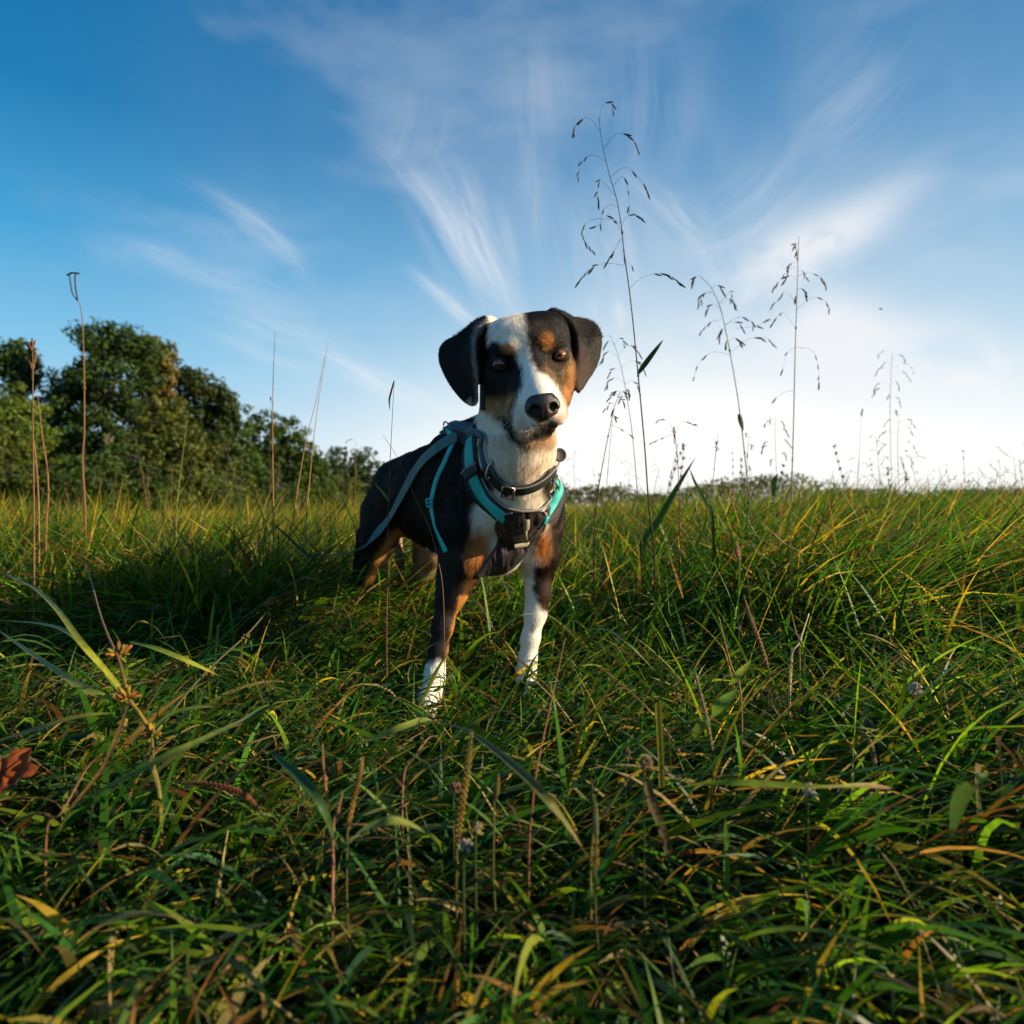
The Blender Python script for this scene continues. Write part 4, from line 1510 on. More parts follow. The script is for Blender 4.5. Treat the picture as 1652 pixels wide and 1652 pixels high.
def build_trees():
    GRN = 'trees along the left edge of the field'
    full = [(0, .62, .36, .34, 1.0), (-.2, .42, .30, .26, .8), (.22, .40, .30, .26, .8), (0, .22, .42, .2, .9)]
    dk, md, yl, gd = (.046, .082, .018), (.066, .108, .020), (.090, .112, .022), (.135, .112, .030)
    T = lambda *a, **k: tree(*a, group=GRN, **k)
    T('oak_tree', 'dark tree at the far left whose top shows sky between leaf clumps', 22, 543, 37, 105, [(0, .80, .30, .17, .8), (.12, .9, .22, .1, .35), (-.1, .55, .40, .16, .8), (0, .3, .55, .22, 1)], dk, leaves=9500, clump=.5)
    T('willow_tree', 'low bright green bushy tree at the far left edge', -10, 612, 32, 190, [(0, .60, .42, .34, 1), (.25, .45, .3, .3, .8), (0, .2, .5, .2, .8)], (.095, .140, .020), leaves=11000, leaf=.13)
    T('oak_tree', 'tallest dark green tree of the row, open leafy crown top', 172, 515, 36, 175, [(-.02, .86, .28, .12, .6), (.18, .82, .2, .12, .4), (-.32, .66, .20, .12, .5), (0, .62, .40, .22, 1.1), (-.1, .40, .48, .22, 1), (0, .18, .5, .18, 1)], (.044, .082, .020), leaves=23000, clump=.55)
    T('maple_tree', 'golden tinged tree with rounded top beside the tallest tree', 248, 538, 38, 95, [(0, .84, .34, .15, .8), (0, .6, .36, .22, 1), (0, .35, .42, .24, .8)], gd, leaves=9500, clump=.45)
    T('oak_tree', 'dark tree with ragged leaning crown right of the golden tree', 318, 588, 40, 120, [(.05, .86, .30, .12, .6), (.32, .74, .16, .14, .45), (-.1, .6, .38, .22, 1), (.1, .32, .44, .25, .9)], (.038, .060, .016), leaves=12500, clump=.5)
    T('ash_tree', 'olive green tree in front of the dark leaning crown', 268, 640, 33, 130, full, yl, leaves=11000, clump=.45)
    T('ash_tree', 'mid green bushy tree in the middle of the row', 372, 652, 42, 105, full, md, leaves=10000, clump=.5)
    T('ash_tree', 'round dark tree left of the row\'s rounded end pair', 417, 660, 45, 90, full, dk, leaves=9000, clump=.5)
    T('ash_tree', 'large rounded green tree near the end of the row', 470, 668, 46, 100, full, (.048, .088, .020), leaves=11000, clump=.5)
    T('ash_tree', 'small distant tree just left of the dog\'s rump', 535, 722, 62, 80, full, (.040, .070, .024), leaves=5500, clump=.6, leaf=.2)
    T('ash_tree', 'last round topped tree of the row behind the dog\'s rump', 585, 722, 66, 95, full, (.042, .078, .024), leaves=6500, clump=.6, leaf=.2)
    T('ash_tree', 'small bush like tree partly hidden by the dog\'s back', 634, 765, 72, 60, full, (.045, .070, .024), leaves=4000, clump=.6, leaf=.22)
    T('ash_tree', 'green tree filling the gap between the far left tree and the tallest one', 92, 622, 38, 110, full, md, leaves=9000, clump=.5)
    T('oak_tree', 'dark tree filling the gap between the leaning crown and the middle trees', 340, 655, 43, 110, full, dk, leaves=8000, clump=.5)
    T('oak_tree', 'broad dark tree beyond the left edge of the picture', -120, 560, 34, 190, full, dk, leaves=9000, clump=.6)
    T('ash_tree', 'green tree second beyond the left edge of the picture', -270, 590, 32, 180, full, md, leaves=8000, clump=.6)
    T('oak_tree', 'outermost dark tree beyond the left edge of the picture', -430, 570, 31, 200, full, dk, leaves=8000, clump=.65)
    # understorey
    sh = [(60, 725, 31, 150, md), (150, 735, 31, 140, (.060, .100, .022)), (225, 720, 32, 120, (.055, .095, .022)), (300, 745, 35, 120, md), (365, 748, 38, 110, yl), (425, 752, 40, 110, (.050, .085, .022)), (490, 756, 46, 110, md), (548, 768, 55, 90, yl), (0, 690, 30, 120, yl)]
    words = ['below the willow', 'under the tallest tree', 'under the golden tree', 'under the leaning crown', 'under the middle of the row', 'under the round dark tree', 'at the end of the row', 'under the small distant tree', 'at the far left edge']
    for (u, v, Y, w, c), wd in zip(sh, words):
        e = tree('shrub', 'dense green shrub ' + wd, u, v, Y, w, [(0, .5, .48, .42, 1), (.2, .35, .35, .3, .6), (-.2, .3, .4, .3, .6)], c, leaves=4800, clump=.4, leaf=.12, group='shrubs at the foot of the trees', trunk=False)
        e['category'] = 'shrub'
    # low wood on the right horizon: one mass
    r = np.random.default_rng(3)
    n = 44000
    xs = r.uniform(-150, 150, n)
    Yd = 150 + r.uniform(-12, 12, n)
    prof = .45 + .30 * np.sin(xs * .11 + 1) + .18 * np.sin(xs * .31) + .1 * np.sin(xs * .8)
    prof = np.clip(prof, .12, 1) * np.where(xs < 90, 1, .55) + .25 * np.exp(-((xs - 56) / 7) ** 2)
    Hh = 2.6 + 5.6 * prof
    z = Hh * r.random(n) ** .7
    ct = np.stack([xs, Yd, z], -1) + np.stack([vnoise(np.stack([xs, Yd, z], -1), .9, k) for k in (71, 72, 73)], -1) * .5
    nrm = r.normal(size=(n, 3)); nrm /= np.linalg.norm(nrm, axis=1, keepdims=True)
    a = np.cross(nrm, r.normal(size=(n, 3))); a /= np.linalg.norm(a, axis=1, keepdims=True); b = np.cross(nrm, a)
    s = r.uniform(.2, .5, (n, 1))
    V = np.stack([ct - a * s, ct + b * s * .6, ct + a * s, ct - b * s * .6], 1).reshape(-1, 3)
    C = np.repeat(np.array((.075, .085, .03)) * np.exp(.25 * vnoise(ct, .25, 75) + r.normal(0, .15, n))[:, None], 4, 0)
    o = link('distant_wood', np_mesh('distant_wood', V, np.arange(n * 4).reshape(-1, 4), False, np.clip(C, 0, 1)), LEAF_M)
    tag(o, 'low line of far trees along the horizon right of the dog', 'wood', kind='stuff')


build_trees()


# ------------------------------------------------------------------ harness, collar, leash
def hit(u, v):
    """where the sight line of a photo pixel meets the dog"""
    d = (P(u, v, 1.0) - CAM).normalized()
    q, n, i, t = BVH.ray_cast(CAM, d)
    if q is None:
        q, n, i, t = BVH.find_nearest(P(u, v, 1.15))
    return q


def near(p):
    q, n, i, t = BVH.find_nearest(Vector(p))
    return q, n


def strap(mb, path, width, off=.003, thick=.0016, n=60, across=5, c=(1, 1, 1), nofur=True, smooth_n=3, closed=False):
    """a webbing band that follows the body along path (points on or near the body)"""
    pts = spline([near(p)[0] if not isinstance(p, tuple) else hit(*p) for p in path], n)
    pts = [near(p)[0] for p in pts]
    nr = [near(p)[1] for p in pts]
    for _ in range(smooth_n):
        pts = [pts[0]] + [(pts[i - 1] + pts[i] * 2 + pts[i + 1]) / 4 for i in range(1, n - 1)] + [pts[-1]]
        nr = [(nr[max(i - 1, 0)] + nr[i] + nr[min(i + 1, n - 1)]).normalized() for i in range(n)]
    outer, inner = [], []
    for i in range(n):
        t = (pts[min(i + 1, n - 1)] - pts[max(i - 1, 0)]).normalized()
        s_ = t.cross(nr[i]).normalized()
        ro, ri = [], []
        w = width[0] + (width[1] - width[0]) * i / (n - 1) if isinstance(width, tuple) else width
        for j in range(across):
            x = (j / (across - 1) - .5) * w
            p = pts[i] + s_ * x
            q, m_ = near(p)
            h = (q - p).dot(nr[i])
            h = max(min(h, .006), -.008)
            p = p + nr[i] * (h * .8)
            if nofur:
                NO_FUR.append(q)
            bow = .0005 * (1 - (2 * j / (across - 1) - 1) ** 2)
            ro.append(p + nr[i] * (off + thick + bow))
            ri.append(p + nr[i] * off)
        outer.append(ro); inner.append(ri)
    vs = [p for r in outer for p in r] + [p for r in inner for p in r]
    A, m = across, n * across
    fs = []
    for i in range(n - 1):
        for j in range(A - 1):
            fs.append((i * A + j, i * A + j + 1, (i + 1) * A + j + 1, (i + 1) * A + j))
            fs.append((m + i * A + j, m + (i + 1) * A + j, m + (i + 1) * A + j + 1, m + i * A + j + 1))
        fs.append((i * A, (i + 1) * A, m + (i + 1) * A, m + i * A))
        fs.append((i * A + A - 1, m + i * A + A - 1, m + (i + 1) * A + A - 1, (i + 1) * A + A - 1))
    for i in (0, n - 1):
        for j in range(A - 1):
            fs.append((i * A + j, i * A + j + 1, m + i * A + j + 1, m + i * A + j))
    mb.add(vs, fs, c)
    return pts, nr, outer


def webbing(name, color, rough=.55, scale=900, amt=.5, sheen=.02, stripes=False):
    m, g = new_mat(name)
    geo = g.n('ShaderNodeNewGeometry')
    pr = g.n('ShaderNodeBsdfPrincipled')
    nz = g.noise(geo.outputs['Position'], 60, 4, .6)
    c = g.mix(1.0, (*color, 1), g.ramp(nz, [(.25, (.8,) * 3), (.75, (1.2,) * 3)]), 'MULTIPLY')
    w = g.n('ShaderNodeTexVoronoi'); w.inputs['Scale'].default_value = scale
    g.put(w.inputs['Vector'], geo.outputs['Position'])
    c = g.mix(1.0, c, g.ramp(w.outputs[0], [(0, (1.1,) * 3), (.8, (.75,) * 3)]), 'MULTIPLY')
    g.put(pr.inputs['Base Color'], c)
    pr.inputs['Roughness'].default_value = rough
    pr.inputs['Sheen Weight'].default_value = sheen
    bp = g.n('ShaderNodeBump'); bp.inputs['Strength'].default_value = amt; bp.inputs['Distance'].default_value = .0006
    g.put(bp.inputs['Height'], w.outputs[0]); g.put(pr.inputs['Normal'], bp.outputs[0])
    g.put(g.n('ShaderNodeOutputMaterial').inputs[0], pr.outputs[0])
    return m


TEAL = webbing('teal_webbing', (.010, .50, .46))
NAVY = webbing('navy_webbing', (.006, .024, .050))
BLACKW = webbing('black_mesh_fabric', (.010, .008, .011), .7, 700, .6)
PIPING = webbing('grey_piping', (.30, .26, .22), .6, 1500, .4)
NYLON = webbing('wrinkled_black_nylon', (.018, .012, .016), .42, 1800, .2, .04)
METAL = pbr('brushed_metal', (.55, .50, .44), .28, 1.0, bump=.2, bscale=900)
PLASTIC = pbr('black_plastic', (.02, .02, .022), .35)
TEALP = pbr('teal_plastic', (.01, .42, .42), .35)
BRAID = webbing('braided_collar', (.018, .020, .019), .6, 420, 1.0)
BLUEB = webbing('blue_braid', (.02, .07, .10), .6, 420, 1.0)


def ring(mb, c, a1, a2, r1, r2, rad, c_=(1, 1, 1), n=28, frac=1.0, start=0.0):
    pts = [c + a1 * (r1 * math.cos(start + 2 * math.pi * frac * i / n)) + a2 * (r2 * math.sin(start + 2 * math.pi * frac * i / n)) for i in range(n + 1)]
    mb.tube(pts, rad, 8, c_, cap=frac < 1)


def make_harness():
    h = empty('dog_harness', D(-.08, 0, .52))
    tag(h, 'black and teal walking harness strapped round the dog\'s chest and back', 'harness')
    V3 = Vector
    # way round behind the neck, from image left to image right
    nape = [D(-.085, -.03, .56), D(-.075, .02, .56), D(-.045, .055, .52)]
    left = [(764, 704), (761, 728), (763, 756), (771, 780), (785, 803), (802, 822), (818, 836)]
    right = [(902, 768), (901, 785), (895, 805), (886, 822), (874, 838)]
    loop = left[::-1] + nape + right
    mb = MB(); strap(mb, loop, .041, .0022, .0028, 120, 7)
    mb.build('padding', BLACKW, h)
    mb = MB()
    strap(mb, [(783, 770), (792, 788), (806, 805), (822, 818), (838, 822), (856, 822), (872, 818), (884, 804), (892, 788), (897, 768)], .0042, .0050, .0022, 70, 3)
    mb.build('piping', PIPING, h)
    mb = MB(); strap(mb, left, .0235, .0054, .0015, 60, 5); mb.build('strap', TEAL, h)
    mb = MB(); strap(mb, right, .0165, .0054, .0015, 50, 5); mb.build('strap', TEAL, h)
    mb = MB(); strap(mb, [(764, 706), (763, 696), D(-.085, -.03, .56), D(-.075, .02, .56)], .024, .0066, .0015, 30, 5); mb.build('strap', NAVY, h)
    # webbing keeper on the left strap
    mb = MB(); strap(mb, [(752, 768), (762, 760), (776, 752)], .020, .0074, .0022, 16, 5)
    k = mb.build('strap_keeper', NAVY, h)
    mb = MB(); strap(mb, [(749, 764), (760, 754), (775, 746)], .0028, .0078, .0028, 16, 3); mb.build('piping', PIPING, k)
    # side buckle at the right shoulder
    c = hit(900, 772) + V3((.008, -.008, 0))
    a1, a2 = V3((.5, .2, 0)).normalized(), V3((.05, -.05, 1)).normalized()
    mb = MB(); ring(mb, c, a1, a2, .006, .015, .0016); mb.build('buckle', METAL, h)
    # chest panel: rows of pixels laid on the chest
    rows = [(821, 828, 873), (826, 816, 877), (832, 807, 878), (840, 802, 877), (848, 801, 875), (858, 804, 866), (868, 805, 859), (878, 802, 853), (888, 798, 847), (896, 790, 840),
            (904, 782, 833), (912, 776, 826), (920, 769, 817), (926, 764, 808)]
    nu, nv = 34, 54
    us = np.interp(np.linspace(0, 1, nv), np.linspace(0, 1, len(rows)), [r[1] for r in rows])
    ue = np.interp(np.linspace(0, 1, nv), np.linspace(0, 1, len(rows)), [r[2] for r in rows])
    vv = np.interp(np.linspace(0, 1, nv), np.linspace(0, 1, len(rows)), [r[0] for r in rows])
    grid = []
    for a in range(nv):
        for b in range(nu):
            grid.append(hit(us[a] + (ue[a] - us[a]) * b / (nu - 1), vv[a]))
    Gd = np.array(grid).reshape(nv, nu, 3)
    for _ in range(26):
        K = Gd.copy()
        K[1:-1, 0] = (Gd[:-2, 0] + Gd[2:, 0]) / 2; K[1:-1, -1] = (Gd[:-2, -1] + Gd[2:, -1]) / 2
        K[-1, 1:-1] = (Gd[-1, :-2] + Gd[-1, 2:]) / 2
        K[1:-1, 1:-1] = (Gd[:-2, 1:-1] + Gd[2:, 1:-1] + Gd[1:-1, :-2] + Gd[1:-1, 2:]) / 4
        Gd = K
    for p in Gd.reshape(-1, 3):
        NO_FUR.append(tuple(p)); NO_FUR.append(tuple(near(p)[0]))
    du = np.gradient(Gd, axis=1); dv = np.gradient(Gd, axis=0)
    N = np.cross(du, dv)
    N /= np.linalg.norm(N, axis=-1, keepdims=True) + 1e-9
    N[(N @ np.array((0, -1., 0))) < 0] *= -1
    flat = Gd.reshape(-1, 3)
    q = flat * np.array((1, 1, .8))
    wr = .0016 * vnoise(q, 85, 31) + .0013 * vnoise(q @ np.array([[.9, .3, 0], [-.3, 1, 0], [0, .5, .5]]), 150, 32)
    wr = (np.abs(wr) ** .8 * np.sign(wr) * .9).reshape(nv, nu)
    fall = np.minimum(np.minimum(np.arange(nu)[None, :], nu - 1 - np.arange(nu)[None, :]) / 5, 1) * np.minimum((nv - 1 - np.arange(nv))[:, None] / 8, 1)
    G1 = Gd + N * (.0085 + .50 * wr * fall)[..., None]
    for a in range(nv):
        for b in range(nu):
            q, n_ = near(G1[a, b])
            sd_ = (Vector(G1[a, b]) - q).dot(n_)
            if sd_ < .004:
                G1[a, b] = np.array(q + n_ * .004)
    G0 = Gd + N * .001
    m = nu * nv
    vs = np.concatenate([G1.reshape(-1, 3), G0.reshape(-1, 3)])
    fs = []
    for a in range(nv - 1):
        for b in range(nu - 1):
            fs.append((a * nu + b, a * nu + b + 1, (a + 1) * nu + b + 1, (a + 1) * nu + b))
        fs.append((a * nu, (a + 1) * nu, m + (a + 1) * nu, m + a * nu))
        fs.append((a * nu + nu - 1, m + a * nu + nu - 1, m + (a + 1) * nu + nu - 1, (a + 1) * nu + nu - 1))
    for b in range(nu - 1):
        fs.append((b, m + b, m + b + 1, b + 1)); o = (nv - 1) * nu
        fs.append((o + b, o + b + 1, m + o + b + 1, m + o + b))
    cp = link('chest_panel', np_mesh('chest_panel', vs, fs), NYLON, h)
    # piping on both shoulders of the panel
    for side, rng_ in ((0, range(0, 17)), (nu - 1, range(0, 20))):
        mb = MB()
        mb.tube([Vector(G1[a, side]) + Vector(N[a, side]) * .0006 for a in rng_], .0015, 6)
        mb.build('piping', PIPING, cp)
    # webbing loop on the chest
    mb = MB()
    lp = [(848, 838), (848, 848), (846, 858), (848, 868), (847, 876), (838, 878), (828, 880)]
    base = [hit(*p) + V3((.002, -.020 if 0 < i < 6 else -.014, 0)) for i, p in enumerate(lp)]
    base[2] += V3((0, -.006, 0)); base[3] += V3((0, -.009, 0)); base[4] += V3((0, -.006, 0))
    sp = spline(base, 20)
    vs, fs = [], []
    for i, p in enumerate(sp):
        t = (sp[min(i + 1, 19)] - sp[max(i - 1, 0)]).normalized()
        s_ = t.cross(V3((.3, -1, .1))).normalized() * .0045
        nn = t.cross(s_).normalized() * .0012
        vs += [p - s_ + nn, p + s_ + nn, p + s_ - nn, p - s_ - nn]
    for i in range(19):
        for j in range(4):
            fs.append((i * 4 + j, i * 4 + (j + 1) % 4, (i + 1) * 4 + (j + 1) % 4, (i + 1) * 4 + j))
    mb.add(vs, fs); mb.build('leash_loop', webbing('tan_webbing', (.30, .25, .16), .6, 1400, .5), h)
    # girth strap behind the elbow, with slider
    girth = [(737, 712), (722, 742), (708, 772), (701, 798), (699, 820), (704, 845), (712, 866), (722, 890)]
    mb = MB(); strap(mb, girth, .0105, .0040, .0016, 60, 3); gs = mb.build('girth_strap', TEAL, h)
    far = [D(-.13, .0, .56), D(-.14, .08, .50), D(-.15, .10, .42), D(-.15, .07, .33), D(-.14, 0, .30), D(-.13, -.06, .31)]
    mb = MB(); strap(mb, [(737, 712)] + far, .0105, .0040, .0016, 60, 3); mb.build('girth_strap', TEAL, h)
    c = hit(698, 811)
    q, n_ = near(c)
    mb = MB()
    up = V3((-.1, 0, 1)).normalized(); sd_ = up.cross(n_).normalized()
    for dz in (-.007, 0, .007):
        mb.tube([c + n_ * .007 + up * dz - sd_ * .009, c + n_ * .007 + up * dz + sd_ * .009], .0019, 8)
    for dx in (-.009, .009):
        mb.tube([c + n_ * .007 + sd_ * dx - up * .008, c + n_ * .007 + sd_ * dx + up * .008], .0019, 8)
    mb.build('slider_buckle', TEALP, h)
    # back strap with D-ring
    mb = MB(); strap(mb, [D(-.075, -.01, .56), D(-.11, -.012, .56), D(-.15, -.012, .56)], .022, .003, .003, 24, 5); mb.build('back_strap', BLACKW, h)
    c, n_ = near(D(-.115, -.02, .57))
    mb = MB(); ring(mb, c + n_ * .012, DF, n_, .011, .010, .0018); mb.build('ring', METAL, h)
    c2, n2 = near((P(740, 706, 1.22)))
    return h


def make_collar():
    cdog = empty('dog_collar', P(838, 760, 1.04))
    tag(cdog, 'dark braided dog collar with metal buckle and round tag, worn above the harness', 'collar')
    V3 = Vector
    fr = [(785, 722), (786, 738), (792, 758), (806, 776), (824, 787), (842, 788), (860, 783), (876, 773), (888, 760), (893, 750)]
    bk = [D(-.01, .062, .545), D(-.05, .045, .565), D(-.075, .0, .575), D(-.07, -.03, .57)]
    mb = MB(); strap(mb, fr[4:] + bk, .0175, .0045, .003, 90, 5); mb.build('braid', BRAID, cdog)
    mb = MB(); strap(mb, [(893, 746), (886, 756), (874, 768), (858, 778), (840, 783), (826, 782)], .0030, .0090, .0016, 50, 3); mb.build('edging', PIPING, cdog)
    mb = MB(); strap(mb, [bk[-1], (781, 700), (783, 720), (787, 742), (796, 764)], .012, .0075, .0035, 50, 5); mb.build('braid', BLUEB, cdog)
    mb = MB(); strap(mb, [(793, 752), (803, 770), (816, 782), (826, 790)], .021, .0070, .005, 24, 5); mb.build('clasp', PLASTIC, cdog)
    # buckle frame
    c = hit(823, 788)
    q, n_ = near(c)
    t = (hit(838, 787) - hit(812, 780)).normalized()
    s_ = t.cross(n_).normalized()
    mb = MB()
    cc = c + n_ * .0125
    for a, b in (((-1, -1), (1, -1)), ((1, -1), (1, 1)), ((1, 1), (-1, 1)), ((-1, 1), (-1, -1))):
        mb.tube([cc + t * (.0095 * a[0]) + s_ * (.0115 * a[1]), cc + t * (.0095 * b[0]) + s_ * (.0115 * b[1])], .0018, 8)
    mb.build('buckle', pbr('bronze_buckle', (.42, .30, .24), .35, 1.0), cdog)
    # ring at the left
    c = hit(797, 756)
    q, n_ = near(c)
    mb = MB(); ring(mb, c + n_ * .010, V3((.25, -.2, 1)).normalized(), n_, .0155, .006, .0015); mb.build('ring', METAL, cdog)
    # round tag
    c = P(903, 734, 1.045)
    mb = MB()
    ax = V3((.25, -.95, .15)).normalized()
    a1 = ax.cross(V3((0, 0, 1))).normalized(); a2 = ax.cross(a1)
    n = 32
    prof = [(0, .0016), (.0085, .0016), (.0092, .0024), (.0112, .0024), (.0118, .0012), (.0118, -.0012), (.0110, -.002), (0, -.002)]
    vs = []
    for r_, h_ in prof:
        for j in range(n):
            vs.append(c + ax * h_ + (a1 * math.cos(2 * math.pi * j / n) + a2 * math.sin(2 * math.pi * j / n)) * max(r_, .0001))
    fs = [(i * n + j, i * n + (j + 1) % n, (i + 1) * n + (j + 1) % n, (i + 1) * n + j) for i in range(len(prof) - 1) for j in range(n)]
    mb.add(vs, fs); mb.build('tag', pbr('dark_rubber_tag', (.03, .028, .027), .5, bump=.8, bscale=700), cdog)
    mb = MB(); ring(mb, P(897, 748, 1.045), V3((.3, -.3, 1)).normalized(), V3((1, .2, 0)).normalized(), .0075, .004, .0010); mb.build('ring', METAL, cdog)


def make_leash():
    l = empty('leash', P(735, 715, 1.24))
    tag(l, 'grey teal dog leash clipped to the harness and trailing away into the grass', 'leash')
    pa = [P(742, 708, 1.225), P(728, 718, 1.225), P(705, 732, 1.22), P(680, 758, 1.225), P(662, 792, 1.24), P(645, 822, 1.27), P(620, 852, 1.32), P(600, 872, 1.37), P(585, 884, 1.42), P(572, 890, 1.48),
          P(545, 894, 1.58), P(510, 896, 1.72), P(470, 897, 1.9), P(430, 899, 2.1), P(380, 906, 2.35), P(320, 915, 2.6)]
    for i, px in enumerate([(742, 710), (728, 716), (703, 733), (677, 762), (658, 795), (640, 826), (618, 852), (600, 871)]):
        q = hit(*px)
        pa[i] = q + near(q)[1] * .010
    # keep it clear of the body
    sp = spline(pa, 90)
    for i, p in enumerate(sp):
        q, n_ = near(p)
        dd = (p - q).dot(n_)
        if dd < .009:
            sp[i] = q + n_ * .009
    for _ in range(3):
        sp = [sp[0]] + [(sp[i - 1] + 2 * sp[i] + sp[i + 1]) / 4 for i in range(1, 89)] + [sp[-1]]
    vs, fs = [], []
    for i, p in enumerate(sp):
        t = (sp[min(i + 1, 89)] - sp[max(i - 1, 0)]).normalized()
        q = i / 89
        tw = 0 if q < .42 else min(1, (q - .42) / .12) * 1.25
        nrm = Vector((-.55, -.8, .25)).normalized()
        s_ = t.cross(nrm).normalized()
        s_ = (Matrix.Rotation(tw, 3, t) @ s_) * .0105
        n2 = t.cross(s_).normalized() * .0011
        vs += [p - s_ + n2, p + s_ + n2, p + s_ - n2, p - s_ - n2]
    for i in range(89):
        for j in range(4):
            fs.append((i * 4 + j, i * 4 + (j + 1) % 4, (i + 1) * 4 + (j + 1) % 4, (i + 1) * 4 + j))
    mb = MB(); mb.add(vs, fs); mb.build('webbing', webbing('grey_teal_webbing', (.040, .15, .145), .55, 1100, .5), l, smooth=False)
    mb = MB()
    a, b = P(762, 699, 1.20), P(742, 709, 1.222)
    mb.ell((a + b) / 2, (b - a) * .5, .0045, seg=10, rings=8)
    ring(mb, a, (b - a).normalized(), Vector((0, .2, 1)).normalized(), .008, .006, .0016)
    mb.ell(P(751, 697, 1.20), Vector((.008, 0, .002)), .0055, seg=10, rings=8)
    mb.build('clip', PLASTIC, l)


make_harness()
make_collar()
make_leash()
grow_fur()


# ------------------------------------------------------------------ single plants that can be told apart
PLANT_M = leaf_material('plant_surface', .30, .04, .5, .3, 120)


def PG(u, v, h=.12):
    """point at height h under a photo pixel below the horizon"""
    h = min(h * 1.2 + .015, .30)
    return P(u, v, (CAM_Z - h) * F_PX / (v - H_PX))


DK, PUR, STEMG, BRN, YB, GRN_, RUST = (.030, .024, .026), (.055, .030, .040), (.050, .075, .022), (.16, .075, .028), (.26, .17, .05), (.035, .095, .018), (.22, .075, .025)


def to_ground(p, lean=(0, 0)):
    return Vector((p.x + lean[0], p.y + lean[1], float(gz(p.x, p.y)) - .01))


def seed_branch(mb, pts, nseed, size, c, r, stemc=None, rad=.0004, spread=.5):
    """a thin drooping branch carrying spikelets over its outer part"""
    q = spline(pts, 12)
    size = size * 1.55
    nseed = int(math.ceil(nseed * .72)) if nseed else 0
    mb.tube(q, [rad * .8 * (1 - .5 * i / 11) for i in range(12)], 4, stemc or c)
    for k in range(nseed):
        t = 1 - spread * (k / max(nseed - 1, 1))
        i = int(t * 10.99)
        p = q[i]
        d = (q[min(i + 1, 11)] - q[max(i - 1, 0)]).normalized()
        d = (d + Vector((r.normal(0, .22), r.normal(0, .2), -.35 + r.normal(0, .2)))).normalized()
        L = size * r.uniform(.7, 1.2)
        mb.ell(p + d * L * .5, d * L * .5, L * .095, seg=5, rings=4, c=tuple(x * r.uniform(.7, 1.4) for x in c))


def panicle_grass(label, stem, Y, rad, branches, leaves=(), stemc=DK, seedc=DK, size=.011, auto=None, base=True, name='panicle_grass', group='tall seeding grass stalks'):
    """stem, branches, leaves: lists of photo pixels at distance Y"""
    pts = [P(u, v, Y) for u, v in stem]
    e = empty(name, to_ground(pts[0]))
    tag(e, label, 'grass stalk', group)
    r = np.random.default_rng(int(stem[-1][0] * 3 + stem[-1][1]))
    if base:
        pts = [to_ground(pts[0])] + pts
    q = spline(pts, 40)
    mb = MB()
    mb.tube(q, [rad * (1 - .72 * i / 39) for i in range(40)], 6, STEMG if stemc is DK else stemc, c1=stemc)
    for t in (.38, .62):
        i = int(t * 39)
        mb.ell(q[i], (q[i + 1] - q[i]).normalized() * rad * 2.2, rad * 1.35, seg=6, rings=4, c=tuple(x * .7 for x in stemc))
    mb.build('stem', PLANT_M, e)
    pb = MB()
    for b in branches:
        k = b[1]
        bp_ = [P(u, v, Y + dy) for (u, v), dy in zip(b[0], np.linspace(0, r.normal(0, .03), len(b[0])))]
        seed_branch(pb, bp_, k, size, seedc, r, rad=rad * .28)
    if auto:
        v0, v1, wpx, nb = auto
        vs = np.array([p.z for p in q])
        for k in range(nb):
            t = k / max(nb - 1, 1)
            v = v0 + (v1 - v0) * t + r.normal(0, 3)
            z = CAM_Z + (H_PX - v) / F_PX * Y
            i = int(np.argmin(np.abs(vs - z)))
            sgn = 1 if k % 2 else -1
            w = wpx / F_PX * Y * (.25 + .75 * math.sin(math.pi * (.12 + .8 * t))) * r.uniform(.6, 1.1)
            az = r.normal(0, .6)
            d = Vector((sgn * math.cos(az), math.sin(az) * .8, 0))
            up = r.uniform(.15, .5)
            p0 = q[i]
            seed_branch(pb, [p0, p0 + d * w * .45 + Vector((0, 0, w * up)), p0 + d * w * .85 + Vector((0, 0, w * (up - .12))), p0 + d * w * 1.1 + Vector((0, 0, w * (up - .55)))], r.integers(3, 7), size, seedc, r, rad=rad * .22)
    if pb.v:
        tag(pb.build('panicle', PLANT_M, e), kind='stuff')
    for lf in leaves:
        lb = MB()
        lb.leaf(spline([P(u, v, Y) for u, v in lf[0]], 12), lf[1], (0, -1, .4), lf[2], lf[3] if len(lf) > 3 else None, prof=lambda t: math.sin(math.pi * min(1, .15 + .85 * t)) ** .7)
        lb.build('leaf', PLANT_M, e)
    return e


